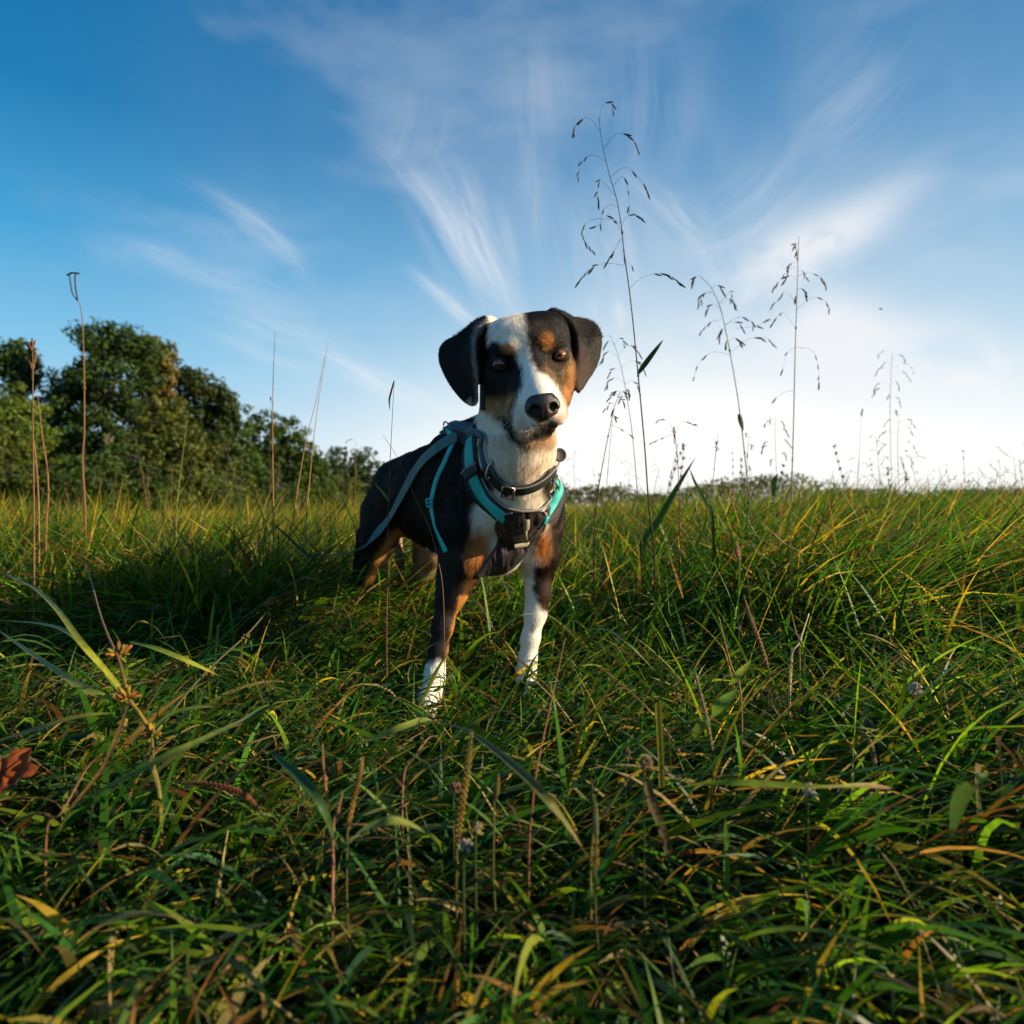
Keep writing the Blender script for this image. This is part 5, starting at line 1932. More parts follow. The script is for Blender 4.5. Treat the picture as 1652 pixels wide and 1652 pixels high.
def build_stalks():
    pg = panicle_grass
    pg('tallest purple seeding grass stalk just right of the dog, with a side leaf', [(1056, 900), (1047, 820), (1040, 720), (1029, 600), (1018, 490), (1006, 400), (1003, 368), (995, 322), (984, 285), (972, 235), (966, 190)], 1.42, .0021,
       [([(1004, 362), (985, 354), (955, 354), (941, 366), (940, 382), (950, 398), (960, 408)], 9), ([(1005, 360), (1010, 350), (1022, 346), (1036, 354)], 4), ([(1002, 385), (994, 398), (985, 415), (976, 428)], 6),
        ([(1006, 428), (985, 425), (962, 428), (945, 440), (933, 457)], 7), ([(1014, 468), (1032, 450), (1060, 441), (1085, 447), (1100, 461)], 8), ([(1006, 395), (1005, 410), (1012, 422), (1022, 431)], 2),
        ([(998, 335), (985, 330), (972, 340), (968, 362), (960, 365)], 4), ([(992, 315), (975, 296), (968, 290), (964, 310), (966, 335)], 6), ([(990, 300), (1003, 285), (1012, 300), (1016, 345)], 4), ([(1004, 375), (995, 360), (990, 352)], 2),
        ([(985, 285), (1010, 270), (1035, 292), (1046, 312)], 4), ([(978, 260), (955, 250), (938, 262), (932, 295)], 5), ([(974, 240), (995, 215), (1020, 225), (1030, 245)], 6), ([(970, 215), (950, 190), (930, 200), (925, 222)], 6), ([(967, 195), (972, 170), (985, 165), (990, 180)], 4)],
       [([(1029, 603), (1046, 580), (1070, 548)], .0125, (.020, .050, .014), (.030, .070, .016))], stemc=PUR, seedc=DK, size=.0135)
    pg('leaning grass stalk with open seed head, second tall stalk right of the dog', [(1216, 880), (1208, 800), (1200, 720), (1190, 640), (1176, 560), (1163, 500), (1148, 465), (1131, 447)], 2.0, .0024,
       [([(1178, 570), (1205, 548), (1235, 545), (1252, 560)], 6), ([(1178, 572), (1150, 568), (1128, 585), (1118, 615)], 4), ([(1168, 525), (1190, 512), (1210, 515), (1216, 530)], 4), ([(1165, 515), (1146, 520), (1130, 535)], 3), ([(1160, 490), (1178, 470), (1180, 482)], 3), ([(1150, 470), (1135, 475), (1128, 492)], 3), ([(1188, 530), (1222, 525), (1238, 515)], 4)],
       [([(1192, 668), (1195, 680), (1199, 696)], .016, (.05, .11, .02)), ], stemc=(.16, .17, .14), seedc=(.12, .105, .14), size=.0165, auto=(450, 560, 26, 9))
    pg('straight tall grass stalk with wide open seed head, tallest far right of the dog', [(1274, 880), (1277, 790), (1280, 690), (1283, 560), (1286, 470), (1288, 400), (1289, 382)], 2.0, .0024,
       [([(1285, 490), (1268, 470), (1258, 480), (1244, 497)], 5), ([(1286, 430), (1272, 435), (1255, 455), (1247, 465)], 5), ([(1285, 500), (1310, 480), (1330, 485), (1340, 500)], 4), ([(1287, 445), (1305, 440), (1325, 448), (1334, 460)], 5), ([(1284, 530), (1265, 505), (1255, 510), (1247, 522)], 4),
        ([(1284, 560), (1310, 565), (1320, 590), (1322, 625)], 5), ([(1283, 560), (1270, 570), (1262, 600)], 2), ([(1281, 630), (1265, 633), (1250, 643)], 1)],
       stemc=(.16, .17, .15), seedc=(.13, .115, .15), size=.0165, auto=(395, 470, 24, 7))
    pg('slender pale grass stalk leaning behind the tallest purple one', [(1036, 880), (1029, 800), (1020, 700), (1008, 620), (996, 570), (984, 540)], 1.75, .0016, [], stemc=(.12, .10, .11), seedc=(.09, .07, .09), size=.0125, auto=(545, 640, 34, 11))
    pg('short dark stalk with bent seed head beside the dog\'s harness', [(958, 880), (964, 800), (974, 740), (984, 690), (992, 655), (1000, 632)], 1.55, .0018, [([(992, 655), (986, 650), (976, 660)], 3), ([(996, 640), (1010, 630), (1016, 636)], 3), ([(985, 685), (1002, 692), (1018, 702)], 2)], stemc=PUR, seedc=PUR, size=.011, auto=(625, 670, 12, 6))
    pg('thin bare stalk standing next to the short dark bent one', [(975, 880), (978, 800), (984, 720), (990, 665)], 1.6, .0012, [([(980, 728), (1000, 740), (1015, 765)], 0)], stemc=PUR, seedc=PUR)
    pg('short grass stalk with a red brown seed head', [(1097, 900), (1096, 820), (1093, 740), (1089, 700), (1088, 685)], 1.6, .0015, [([(1090, 735), (1083, 760), (1080, 778)], 2), ([(1089, 700), (1078, 680), (1066, 676), (1060, 680)], 4), ([(1089, 695), (1102, 680), (1114, 684), (1122, 684)], 4), ([(1088, 700), (1070, 706), (1050, 715)], 3), ([(1091, 730), (1089, 715), (1087, 695)], 9)], stemc=(.14, .05, .04), seedc=(.18, .035, .03), size=.010)
    pg('thin stalk with a narrow green spike, between the red brown and the leaning stalk', [(1140, 900), (1146, 810), (1152, 760), (1155, 725), (1158, 700)], 1.7, .0013, [([(1154, 745), (1155, 730), (1156, 715)], 7)], stemc=(.09, .08, .04), seedc=(.05, .07, .02), size=.011)
    pg('brown stemmed stalk rising behind the leaning one', [(1212, 880), (1206, 800), (1206, 740), (1208, 700)], 2.1, .0016, [], stemc=(.22, .13, .08), seedc=(.2, .12, .08), auto=(705, 780, 8, 6))
    pg('faint pale seeding stalk near the middle of the right field', [(1443, 860), (1438, 760), (1436, 660), (1438, 590), (1440, 568)], 3.6, .0022, [], stemc=(.30, .28, .28), seedc=(.30, .26, .28), size=.016, auto=(572, 660, 36, 12))
    pg('faint pale seeding stalk, shorter one of the pale group', [(1452, 870), (1450, 780), (1448, 720), (1450, 675)], 3.2, .0022, [], stemc=(.22, .19, .17), seedc=(.20, .17, .18), size=.015, auto=(678, 760, 34, 11))
    pg('dark headed stalk at the foot of the pale seeding group', [(1460, 880), (1461, 800), (1458, 750), (1452, 738)], 3.0, .002, [([(1459, 755), (1462, 760), (1461, 775)], 6)], stemc=(.06, .06, .03), seedc=(.04, .04, .02), size=.016)
    pg('thin stalk with a small dark cylindrical head', [(1380, 860), (1384, 780), (1388, 700), (1390, 665)], 3.0, .0014, [([(1389, 680), (1389.5, 672), (1390, 664)], 10)], stemc=(.2, .18, .16), seedc=(.05, .045, .06), size=.014)
    pg('short faint stalk beside the straight tall one', [(1258, 880), (1254, 790), (1251, 720), (1250, 672)], 2.3, .0014, [], [([(1247, 800), (1248, 780), (1255, 764)], .02, (.06, .11, .02))], stemc=(.25, .20, .18), seedc=(.12, .08, .10), size=.012, auto=(675, 745, 24, 9))
    # left, dry stalks
    e = pg('tall dry stalk with a hooked forked tip standing before the tallest tree', [(138, 860), (136, 795), (133, 742), (136, 700), (136, 620), (134, 540), (131, 500), (125, 483)], 1.9, .0035, [], stemc=(.24, .13, .05), name='dry_stalk', group='dry stalks before the trees')
    mb = MB()
    mb.tube(spline([P(125, 483, 1.9), P(122, 465, 1.9), P(121, 450, 1.9), P(122, 441, 1.9)], 8), .0022, 6, (.07, .045, .04))
    mb.tube(spline([P(126, 486, 1.9), P(117, 474, 1.9), P(114, 458, 1.9), P(112, 443, 1.9)], 8), .0018, 6, (.08, .055, .045))
    mb.tube([P(108, 444, 1.9), P(116, 440, 1.9), P(128, 441, 1.9)], .0026, 6, (.05, .04, .04))
    mb.build('forked_tip', PLANT_M, e)
    e = pg('broken orange brown stalk at the far left, thick with a split top', [(74, 870), (78, 800), (76, 755), (69, 710), (64, 665), (61, 640)], 1.7, .0031, [([(66, 690), (74, 660), (79, 650)], 0), ([(77, 750), (92, 762), (103, 790), (98, 820)], 0), ([(72, 740), (60, 705), (52, 690)], 0)], stemc=(.30, .14, .06), name='dry_stalk', group='dry stalks before the trees')
    e = pg('pale dry reed stalk leaning together with the broken orange one', [(63, 870), (62, 800), (58, 740), (52, 690)], 1.6, .0024, [], stemc=(.36, .20, .08), name='dry_stalk', group='dry stalks before the trees')
    e = pg('blurred brown reed with ragged narrow head at the far left', [(55, 860), (54, 760), (53, 660), (53, 600), (52, 545)], 1.35, .0022, [([(53, 640), (54, 600), (52, 552)], 24), ([(53, 620), (50, 590), (51, 560)], 16)], stemc=(.22, .12, .05), seedc=(.12, .06, .03), size=.016, name='dry_stalk', group='dry stalks before the trees')
    e = pg('tall straight orange grass stem in front of the middle trees', [(441, 900), (441, 820), (440, 740), (440, 660), (441, 600), (444, 535)], 1.55, .0021, [([(439, 650), (436, 640), (437, 665)], 2), ([(441, 730), (446, 712), (447, 690)], 0)], stemc=(.38, .19, .07), seedc=(.06, .04, .03), name='dry_stalk', group='dry stalks before the trees')
    e = pg('thin dark stem close beside the tall straight orange one', [(425, 900), (432, 830), (436, 770), (435, 720), (437, 690)], 1.6, .0015, [], stemc=(.07, .06, .035), name='dry_stalk', group='dry stalks before the trees')
    e = pg('leaning yellow stem, left of the crossing pair', [(463, 900), (474, 830), (484, 765), (496, 700), (508, 655), (524, 575)], 1.6, .0019, [], stemc=(.40, .25, .08), name='dry_stalk', group='dry stalks before the trees')
    e = pg('leaning yellow stem, right of the crossing pair', [(494, 900), (494, 840), (500, 770), (507, 700), (515, 640), (529, 552)], 1.6, .0019, [], stemc=(.40, .25, .08), name='dry_stalk', group='dry stalks before the trees')
    e = pg('dark red stem with a folded hanging leaf just left of the dog\'s back', [(624, 1000), (626, 900), (627, 800), (631, 710), (636, 614)], 1.12, .0013, [], [([(636, 614), (631, 632), (628, 646), (629, 663)], .0035, (.05, .025, .02))], stemc=(.20, .09, .07), name='dry_stalk', group='dry stalks before the trees')
    e = pg('thin dry stem crossing in front of the dog\'s flank', [(716, 980), (706, 900), (690, 845), (672, 808), (645, 745), (618, 702)], 1.06, .0010, [], stemc=(.20, .13, .08), name='dry_stalk', group='dry stalks before the trees')
    e = pg('short green stem with a blurred tip before the golden tree', [(284, 860), (287, 800), (294, 740), (302, 680)], 1.8, .0024, [], stemc=(.20, .22, .05), name='dry_stalk', group='dry stalks before the trees')
    # big single blades
    def blade(label, px, Y, w, c, c1=None, name='grass_blade', fold=.25, nrm=(0, -1, .4), base=True, prof=None):
        pts = [P(u, v, Y) if len(t) == 0 else P(u, v, t[0]) for u, v, *t in px]
        if base:
            pts = [to_ground(pts[0])] + pts
        e_ = MB()
        e_.leaf(spline(pts, 26), w, nrm, c, c1, fold=fold, prof=prof or (lambda t: min(1, .45 + 1.4 * t) * (1 - t ** 3.5)))
        o = e_.build(name, PLANT_M)
        tag(o, label, 'grass blade')
        return o
    blade('broad sharp green blade rising right of the dog to the horizon', [(1036, 885), (1060, 843), (1090, 790), (1122, 738)], 1.75, .022, (.025, .085, .016), (.045, .12, .02))
    blade('narrow dark green blade leaning left across the horizon', [(1150, 850), (1138, 812), (1122, 780), (1112, 755)], 1.5, .011, (.030, .070, .016))
    blade('yellow green blade standing low, right of the broad one', [(1120, 900), (1136, 850), (1142, 800)], 1.6, .010, (.12, .16, .025), (.16, .18, .03))
    blade('yellow green blade leaning right before the leaning stalk', [(1180, 880), (1165, 840), (1150, 815)], 1.7, .012, (.12, .16, .025))
    blade('dark twisted leaf bridging the tall stalks near the horizon', [(1330, 860), (1365, 830), (1400, 818), (1432, 822)], 2.2, .016, (.035, .06, .02))
    blade('tall bright green blade by the pale seeding group', [(1480, 900), (1484, 850), (1486, 790)], 2.2, .018, (.10, .17, .02), (.14, .19, .03))
    blade('bent green blade crossing the field left of the leash', [(520, 905), (490, 890), (460, 862), (432, 838)], 1.35, .0065, (.03, .06, .02), base=False)
    blade('short green blade lying over the dog\'s thigh', [(628, 810), (618, 795), (603, 778)], 1.08, .0045, (.16, .17, .05), base=False)
    return blade


BLADE = build_stalks()


def cluster(mb, p, n, size, c, r, up=(0, 0, 1), fan=.8):
    for _ in range(n):
        d = (Vector(up) + Vector(r.normal(0, fan, 3))).normalized()
        L = size * r.uniform(.6, 1.2)
        mb.ell(p + d * L * .6, d * L * .5, L * .16, seg=5, rings=4, c=tuple(x * r.uniform(.6, 1.5) for x in c))


def spike(label, px, hs, r0, c, seed, name='seed_spike', base=True):
    """a dense seed spike: px base to tip of the spike, hs heights"""
    r = np.random.default_rng(seed)
    pts = spline([PG(u, v, h) for (u, v), h in zip(px, hs)], 40)
    e = empty(name, to_ground(pts[0]))
    tag(e, label, 'seed spike', 'single seed spikes in the foreground grass')
    mb = MB()
    st = [to_ground(pts[0], (.01, -.01)), pts[0].lerp(to_ground(pts[0]), .5), pts[0]] if base else [pts[0] - (pts[3] - pts[0]) * 2, pts[0]]
    mb.tube(spline(st, 8) + pts, .0009, 5, (.10, .10, .03))
    mb.build('stem', PLANT_M, e)
    sb = MB()
    for i in range(2, 40):
        d = (pts[min(i + 1, 39)] - pts[i - 1]).normalized()
        a = d.cross(Vector((0, 1, .2))).normalized(); b = d.cross(a)
        tap = math.sin(math.pi * min(.94, .18 + .8 * i / 39)) ** .5
        for k in range(4):
            q = k * 1.57 + i * .8
            o = (a * math.cos(q) + b * math.sin(q))
            dd = (d + o * .55).normalized()
            sb.ell(pts[i] + o * r0 * .75 * tap, dd * r0 * 1.25 * tap, r0 * .5 * tap, seg=5, rings=3, c=tuple(x * r.uniform(.6, 1.4) for x in c))
    tag(sb.build('seeds', PLANT_M, e), kind='stuff')
    return e


def build_foreground():
    r = np.random.default_rng(11)
    G_ = lambda L, h: [PG(u, v, hh) for (u, v), hh in zip(L, h if hasattr(h, '__len__') else [h] * len(L))]

    def gblade(label, px, hs, w, c, c1=None, fold=.45, nrm=(0, -.6, 1), prof=None, base=False, cpow=1.4):
        mb = MB()
        pts = G_(px, hs)
        if base:
            pts = [to_ground(pts[0])] + pts
        mb.leaf(spline(pts, 30), w, nrm, c, c1, fold=fold, prof=prof or (lambda t: min(1, .3 + 2.2 * t) * (1 - t ** 3)), cpow=cpow)
        o = mb.build('grass_blade', PLANT_M)
        tag(o, label, 'grass blade', 'large single blades in the foreground')
    # sedge weed, lower left
    e = empty('sedge_plant', to_ground(PG(250, 1285, .1)))
    tag(e, 'yellow sedge plant with brown seed clusters and long arching leaves, lower left', 'weed')
    mb = MB()
    main = G_([(258, 1290), (246, 1230), (243, 1185), (225, 1150), (208, 1125), (192, 1065), (174, 1025), (160, 985), (145, 930), (135, 903)], [.06, .09, .12, .14, .155, .18, .19, .20, .21, .21])
    mb.tube(spline([to_ground(main[0])] + main, 40), [.0024 * (1 - .6 * i / 39) for i in range(40)], 6, (.17, .17, .03), c1=(.26, .10, .04))
    tag(mb.build('stem', PLANT_M, e))
    mb = MB()
    mb.tube(spline(G_([(225, 1225), (255, 1180), (300, 1120), (345, 1072), (400, 1022), (432, 985)], [.05, .10, .13, .14, .15, .16]), 24), .0015, 6, (.05, .09, .03), c1=(.12, .10, .03))
    mb.build('stem', PLANT_M, e)
    mb = MB()
    for (u, v, h, n, s) in ((192, 1058, .18, 26, .014), (205, 1126, .155, 26, .013), (246, 1188, .12, 22, .012), (303, 1068, .14, 18, .010), (336, 1086, .135, 14, .010), (398, 1028, .15, 14, .010), (432, 978, .16, 30, .011), (440, 970, .165, 18, .010), (253, 1092, .14, 9, .008)):
        cluster(mb, PG(u, v, h), n, s, (.26, .15, .03), r, (0, -.2, .7))
    tag(mb.build('seed_clusters', PLANT_M, e), kind='stuff')
    for px, hs, w, c, c1 in (([(206, 1122), (165, 1075), (130, 1035), (85, 975), (40, 940), (-20, 915)], [.155, .18, .20, .22, .22, .20], .0065, (.30, .33, .03), (.28, .28, .04)), ([(204, 1128), (150, 1060), (110, 1020), (60, 1005), (-15, 1000)], [.15, .18, .19, .18, .16], .006, (.20, .26, .03), (.12, .17, .03)),
                             ([(200, 1130), (140, 1112), (60, 1060), (-15, 1008)], [.15, .16, .16, .13], .008, (.26, .30, .04), (.22, .24, .04)), ([(210, 1035), (250, 1045), (300, 1065), (350, 1088), (380, 1100)], [.17, .17, .16, .14, .12], .0072, (.20, .30, .03), (.26, .28, .04)),
                             ([(205, 1020), (225, 1002), (250, 1012), (268, 1034)], [.17, .19, .18, .15], .0035, (.22, .17, .04), (.12, .15, .03)), ([(210, 1130), (190, 1185), (165, 1240), (110, 1310), (95, 1345)], [.15, .14, .12, .1, .08], .005, (.20, .12, .04), (.16, .08, .03)),
                             ([(240, 1182), (280, 1150), (340, 1140), (390, 1150)], [.12, .13, .13, .1], .006, (.09, .15, .03), (.06, .11, .02)), ([(243, 1190), (246, 1235), (256, 1280)], [.12, .11, .07], .0028, (.18, .15, .03), (.20, .10, .03))):
        mb = MB()
        mb.leaf(spline(G_(px, hs), 26), w, (0, -.6, 1), c, c1, fold=.3, prof=lambda t: min(1, .5 + 1.5 * t) * (1 - t ** 3))
        mb.build('leaf', PLANT_M, e)
    # seed spikes
    spike('tall golden braided seed spike below the dog\'s paws', [(737, 1368), (743, 1310), (752, 1250), (761, 1184)], [.08, .12, .15, .18], .0024, (.30, .22, .05), 1)
    spike('brown seed spike left of the tall golden one', [(560, 1345), (570, 1290), (580, 1250), (585, 1222)], [.09, .11, .13, .14], .0019, (.26, .14, .03), 2)
    spike('small green seed spike right of the tall golden one', [(797, 1290), (801, 1275), (804, 1250)], [.11, .12, .13], .0019, (.13, .13, .03), 3)
    spike('thin green seed spike, bottom centre between blades', [(962, 1350), (960, 1310), (957, 1285)], [.1, .11, .12], .0020, (.10, .12, .03), 4)
    spike('rust red seed spike lying curved in the lower left grass', [(306, 1264), (340, 1266), (375, 1274), (402, 1288), (424, 1314)], [.11, .115, .115, .11, .09], .0020, (.20, .075, .03), 5, base=False)
    spike('ginger foxtail head standing among the grass right of the dog', [(1192, 905), (1188, 880), (1183, 862), (1180, 845)], [.235, .26, .275, .29], .0046, (.34, .15, .05), 6)
    spike('thin leaning tan seed spike in the middle right grass', [(1150, 1215), (1140, 1160), (1128, 1110), (1120, 1080)], [.10, .12, .13, .14], .0019, (.24, .17, .06), 7)
    spike('long brown seed stalk leaning across the right grass', [(1240, 1080), (1225, 1035), (1210, 995), (1200, 962)], [.13, .15, .17, .19], .0028, (.22, .11, .04), 8)
    spike('small tan seed spike left of the lying pink tipped blade', [(1412, 1240), (1408, 1215), (1400, 1190), (1388, 1180)], [.08, .09, .1, .1], .0022, (.20, .16, .05), 9)
    # large blades
    B = gblade
    B('long blade lying flat, yellow with a pink brown tip, lower right', [(1070, 1277), (1120, 1266), (1180, 1262), (1260, 1266), (1330, 1269), (1400, 1267), (1440, 1272)], [.10, .12, .13, .13, .13, .125, .12], .0072, (.16, .22, .02), (.34, .13, .09), cpow=4.5, prof=lambda t: (min(1, .12 + 2.0 * t) * (1 - .62 * math.exp(-((t - .68) / .14) ** 2))) * (1 - t ** 10))
    B('broad ribbed bright green leaf slanting up, right of the paws', [(1121, 1190), (1135, 1165), (1160, 1138), (1190, 1112)], [.10, .13, .15, .16], .0150, (.14, .22, .03), (.10, .19, .025), prof=lambda t: math.sin(math.pi * (.06 + .93 * t)) ** .7)
    B('small bright leaf directly above the broad ribbed one', [(1176, 1105), (1190, 1090), (1212, 1066)], [.15, .16, .17], .0090, (.18, .24, .03), prof=lambda t: math.sin(math.pi * (.06 + .93 * t)) ** .7)
    B('upright cut off yellow blade, lower centre right', [(1068, 1270), (1066, 1215), (1062, 1135)], [.08, .12, .17], .0062, (.24, .21, .03), (.28, .24, .04), nrm=(0, -1, .2), prof=lambda t: .95)
    B('pale yellow leaf lying across the grass at the dog\'s near paw', [(575, 1200), (610, 1188), (650, 1172), (690, 1160), (712, 1170)], [.085, .10, .11, .11, .09], .0098, (.24, .26, .05), (.16, .22, .04), prof=lambda t: math.sin(math.pi * (.05 + .9 * t)) ** .8)
    B('long dark arching blade running from the near paw to the bottom edge', [(705, 1163), (760, 1182), (830, 1235), (880, 1285), (915, 1330), (945, 1375), (960, 1400)], [.09, .12, .14, .14, .12, .09, .05], .0085, (.045, .10, .03), (.20, .14, .04))
    B('narrow yellow blade crossing in front of the near paw', [(676, 1140), (690, 1112), (708, 1076), (726, 1050)], [.085, .11, .14, .16], .0058, (.26, .28, .04), (.18, .24, .03), nrm=(0, -1, .3))
    B('thin green arc curving beside the near foreleg', [(676, 1125), (660, 1100), (665, 1070), (690, 1045), (717, 1033)], [.08, .11, .13, .15, .16], .0028, (.10, .17, .04), (.20, .22, .10))
    B('thin pale arc reaching the far foreleg', [(796, 1030), (815, 1010), (840, 993), (880, 988)], [.13, .15, .17, .17], .0030, (.20, .22, .10), (.34, .33, .18))
    B('blue green blade arching right from the far paw', [(842, 1150), (858, 1118), (880, 1103), (905, 1098)], [.07, .11, .13, .13], .0046, (.06, .13, .05), (.08, .15, .05))
    B('long green blade arching over the middle right grass', [(905, 1045), (935, 1020), (975, 1015), (1010, 1035), (1050, 1075), (1085, 1110)], [.11, .15, .17, .17, .14, .1], .0058, (.06, .14, .035), (.07, .13, .03))
    B('curved green blade at the lower right corner', [(1535, 1350), (1545, 1300), (1570, 1262), (1598, 1246)], [.08, .13, .16, .165], .0105, (.05, .12, .035), (.10, .16, .04))
    B('narrow green blade arching down at the far right', [(1652, 1020), (1610, 1000), (1570, 985), (1540, 980)], [.11, .14, .15, .15], .006, (.07, .15, .03), (.10, .17, .04))
    B('bent pale blade arching at the bottom left of the golden spike', [(556, 1372), (575, 1345), (610, 1328), (650, 1325), (690, 1345), (705, 1362)], [.08, .11, .13, .13, .11, .08], .0078, (.10, .16, .03), (.22, .22, .06))
    B('upright green blade at the bottom, right of the lying blade', [(1172, 1380), (1172, 1350), (1170, 1318)], [.06, .09, .12], .0062, (.07, .17, .03), base=True)
    B('broad blade crossing the left foreground towards the dog', [(120, 1300), (200, 1255), (300, 1205), (385, 1165), (440, 1135), (520, 1125)], [.10, .12, .14, .14, .13, .11], .0085, (.09, .14, .03), (.15, .17, .03))
    B('yellow brown blade sweeping across the far left foreground', [(-20, 1200), (60, 1175), (130, 1155), (185, 1150)], [.12, .14, .15, .15], .0072, (.20, .17, .04), (.14, .17, .03))
    B('dark green blade leaning into the lower centre left', [(440, 1215), (480, 1250), (520, 1300), (545, 1372)], [.13, .13, .12, .08], .0095, (.035, .085, .03), (.05, .10, .03))
    B('orange standing blade in the sunlit grass right of the dog', [(1102, 965), (1092, 930), (1080, 898)], [.16, .19, .22], .0070, (.40, .20, .03), (.34, .16, .03), nrm=(0, -1, .2))
    # dry stems
    def dry(label, px, hs, rad, c):
        mb = MB()
        pts = G_(px, hs)
        pts = [to_ground(pts[0])] + pts
        mb.tube(spline(pts, 26), [rad * (1 - .6 * i / 25) for i in range(26)], 5, c)
        for i in (9, 17):
            p = spline(pts, 26)[i]
            mb.ell(p, (spline(pts, 26)[i + 1] - p).normalized() * rad * 2, rad * 1.5, seg=5, rings=4, c=tuple(x * .7 for x in c))
        tag(mb.build('straw', PLANT_M), label, 'straw', 'dry straws in the foreground')
    dry('long thin red brown stem rising right of the golden spike', [(853, 1385), (858, 1310), (868, 1230), (890, 1130), (912, 1028)], [.06, .09, .12, .15, .18], .0013, (.24, .10, .05))
    dry('pale brown stem standing at the bottom left of the spikes', [(537, 1385), (530, 1310), (522, 1240), (520, 1200)], [.06, .10, .13, .15], .0018, (.30, .15, .08))
    dry('short pinkish stem leaning beside the pale brown one', [(537, 1350), (545, 1310), (553, 1278)], [.09, .11, .12], .0013, (.30, .14, .09))
    dry('straw coloured stem with a dried head, lower centre', [(955, 1360), (985, 1300), (1015, 1255), (1040, 1232)], [.08, .11, .13, .14], .0012, (.22, .20, .05))
    dry('bent brown straw lying before the near paw', [(650, 1262), (670, 1220), (690, 1192), (705, 1187)], [.08, .10, .11, .11], .0016, (.24, .14, .08))
    dry('thin dry stem leaning at the left edge', [(75, 1345), (100, 1310), (140, 1240), (165, 1215)], [.08, .10, .12, .13], .0011, (.26, .13, .06))
    dry('pale upright straw behind the broad ribbed leaf', [(1196, 1130), (1180, 1075), (1168, 1030), (1160, 995)], [.12, .14, .16, .17], .0015, (.34, .20, .10))
    dry('pair forming straw beside the pale upright one', [(1290, 1050), (1284, 1020), (1276, 985)], [.13, .15, .17], .0015, (.34, .20, .10))
    dry('cream coloured straw leaning right in the sunlit patch', [(1275, 1075), (1290, 1035), (1305, 990)], [.12, .15, .18], .0022, (.50, .42, .28))
    # flat dead stick, orange leaf, clover heads
    mb = MB()
    mb.leaf(spline(G_([(1082, 1385), (1070, 1340), (1054, 1300), (1044, 1262)], [.05, .08, .10, .12]), 14), .0095, (0, -1, .5), (.07, .055, .03), (.13, .10, .06), fold=.4, prof=lambda t: .9 + .1 * math.sin(t * 20))
    tag(mb.build('dead_leaf_blade', PLANT_M), 'wide dry brown blade standing at the bottom, right of centre', 'dead blade')
    # orange lobed leaf
    c = PG(6, 1252, .09)
    ax, ay = Vector((1, .1, .1)).normalized(), Vector((.05, .7, .7)).normalized()
    az_ = ax.cross(ay)
    n = 60
    rim = []
    for k in range(n):
        a = 2 * math.pi * k / n
        rr = .025 * (1 + .16 * math.cos(a * 5 + .6) + .05 * math.sin(a * 17)) * (1.1 if math.cos(a) > 0 else 1)
        rim.append((rr * math.cos(a) * 1.15, rr * math.sin(a) * .85))
    vs, fs, cs = [c], [], [(.26, .06, .02)]
    rings_ = 6
    for q in range(1, rings_ + 1):
        for k in range(n):
            s_ = q / rings_
            x, y = rim[k][0] * s_, rim[k][1] * s_
            vs.append(c + ax * x + ay * y + az_ * (.003 * math.sin(x * 300) + .008 * s_ * s_ + .002 * math.sin(k * .9)))
            cs.append((.26 * (1 - .3 * (k % 6 == 0)), .062, .02))
    for k in range(n):
        fs.append((0, 1 + k, 1 + (k + 1) % n))
    for q in range(rings_ - 1):
        for k in range(n):
            fs.append((1 + q * n + k, 1 + (q + 1) * n + k, 1 + (q + 1) * n + (k + 1) % n, 1 + q * n + (k + 1) % n))
    mb = MB(); mb.add(vs, fs); mb.c = cs
    tag(mb.build('autumn_leaf', PLANT_M), 'fallen orange leaf lying in the grass at the left edge', 'leaf')

    def clover_head(label, u, v, h, s, c, seed):
        r_ = np.random.default_rng(seed)
        p = PG(u, v, h)
        e = empty('clover_flower', to_ground(p))
        tag(e, label, 'flower', 'clover flowers in the grass')
        mb = MB(); mb.tube(spline([to_ground(p), p - Vector((.002, 0, .02)), p], 8), .0007, 5, (.05, .10, .03)); mb.build('stem', PLANT_M, e)
        mb = MB()
        for k in range(46):
            d = Vector(r_.normal(size=3)); d.normalize()
            d = (d + Vector((0, 0, .4))).normalized()
            mb.ell(p + d * s * .7, d * s * .42, s * .14, seg=5, rings=3, c=tuple(x * r_.uniform(.75, 1.2) for x in c))
        tag(mb.build('petals', PLANT_M, e), kind='stuff')
    clover_head('white clover flower at the bottom edge below the golden spike', 752, 1364, .10, .0052, (.40, .37, .31), 1)
    clover_head('cream clover flower just above the bottom edge flower', 771, 1336, .10, .0048, (.36, .28, .18), 2)
    clover_head('white clover flower in the dark grass at the right', 1476, 1112, .13, .0085, (.55, .50, .44), 3)
    clover_head('tiny pink clover flower right of the dog\'s harness', 1024, 857, .345, .0060, (.50, .16, .24), 4)
    clover_head('dried brown clover head on the straw coloured stem', 1042, 1230, .14, .0062, (.30, .20, .12), 5)
    clover_head('dried brown clover head, lower centre', 735, 1272, .10, .0058, (.22, .12, .07), 6)
    clover_head('small dried brown clover head, centre right of the paws', 1012, 1218, .10, .0065, (.16, .09, .05), 7)
    clover_head('white clover flower hanging over the lying blade', 1307, 1276, .12, .0065, (.50, .46, .38), 8)
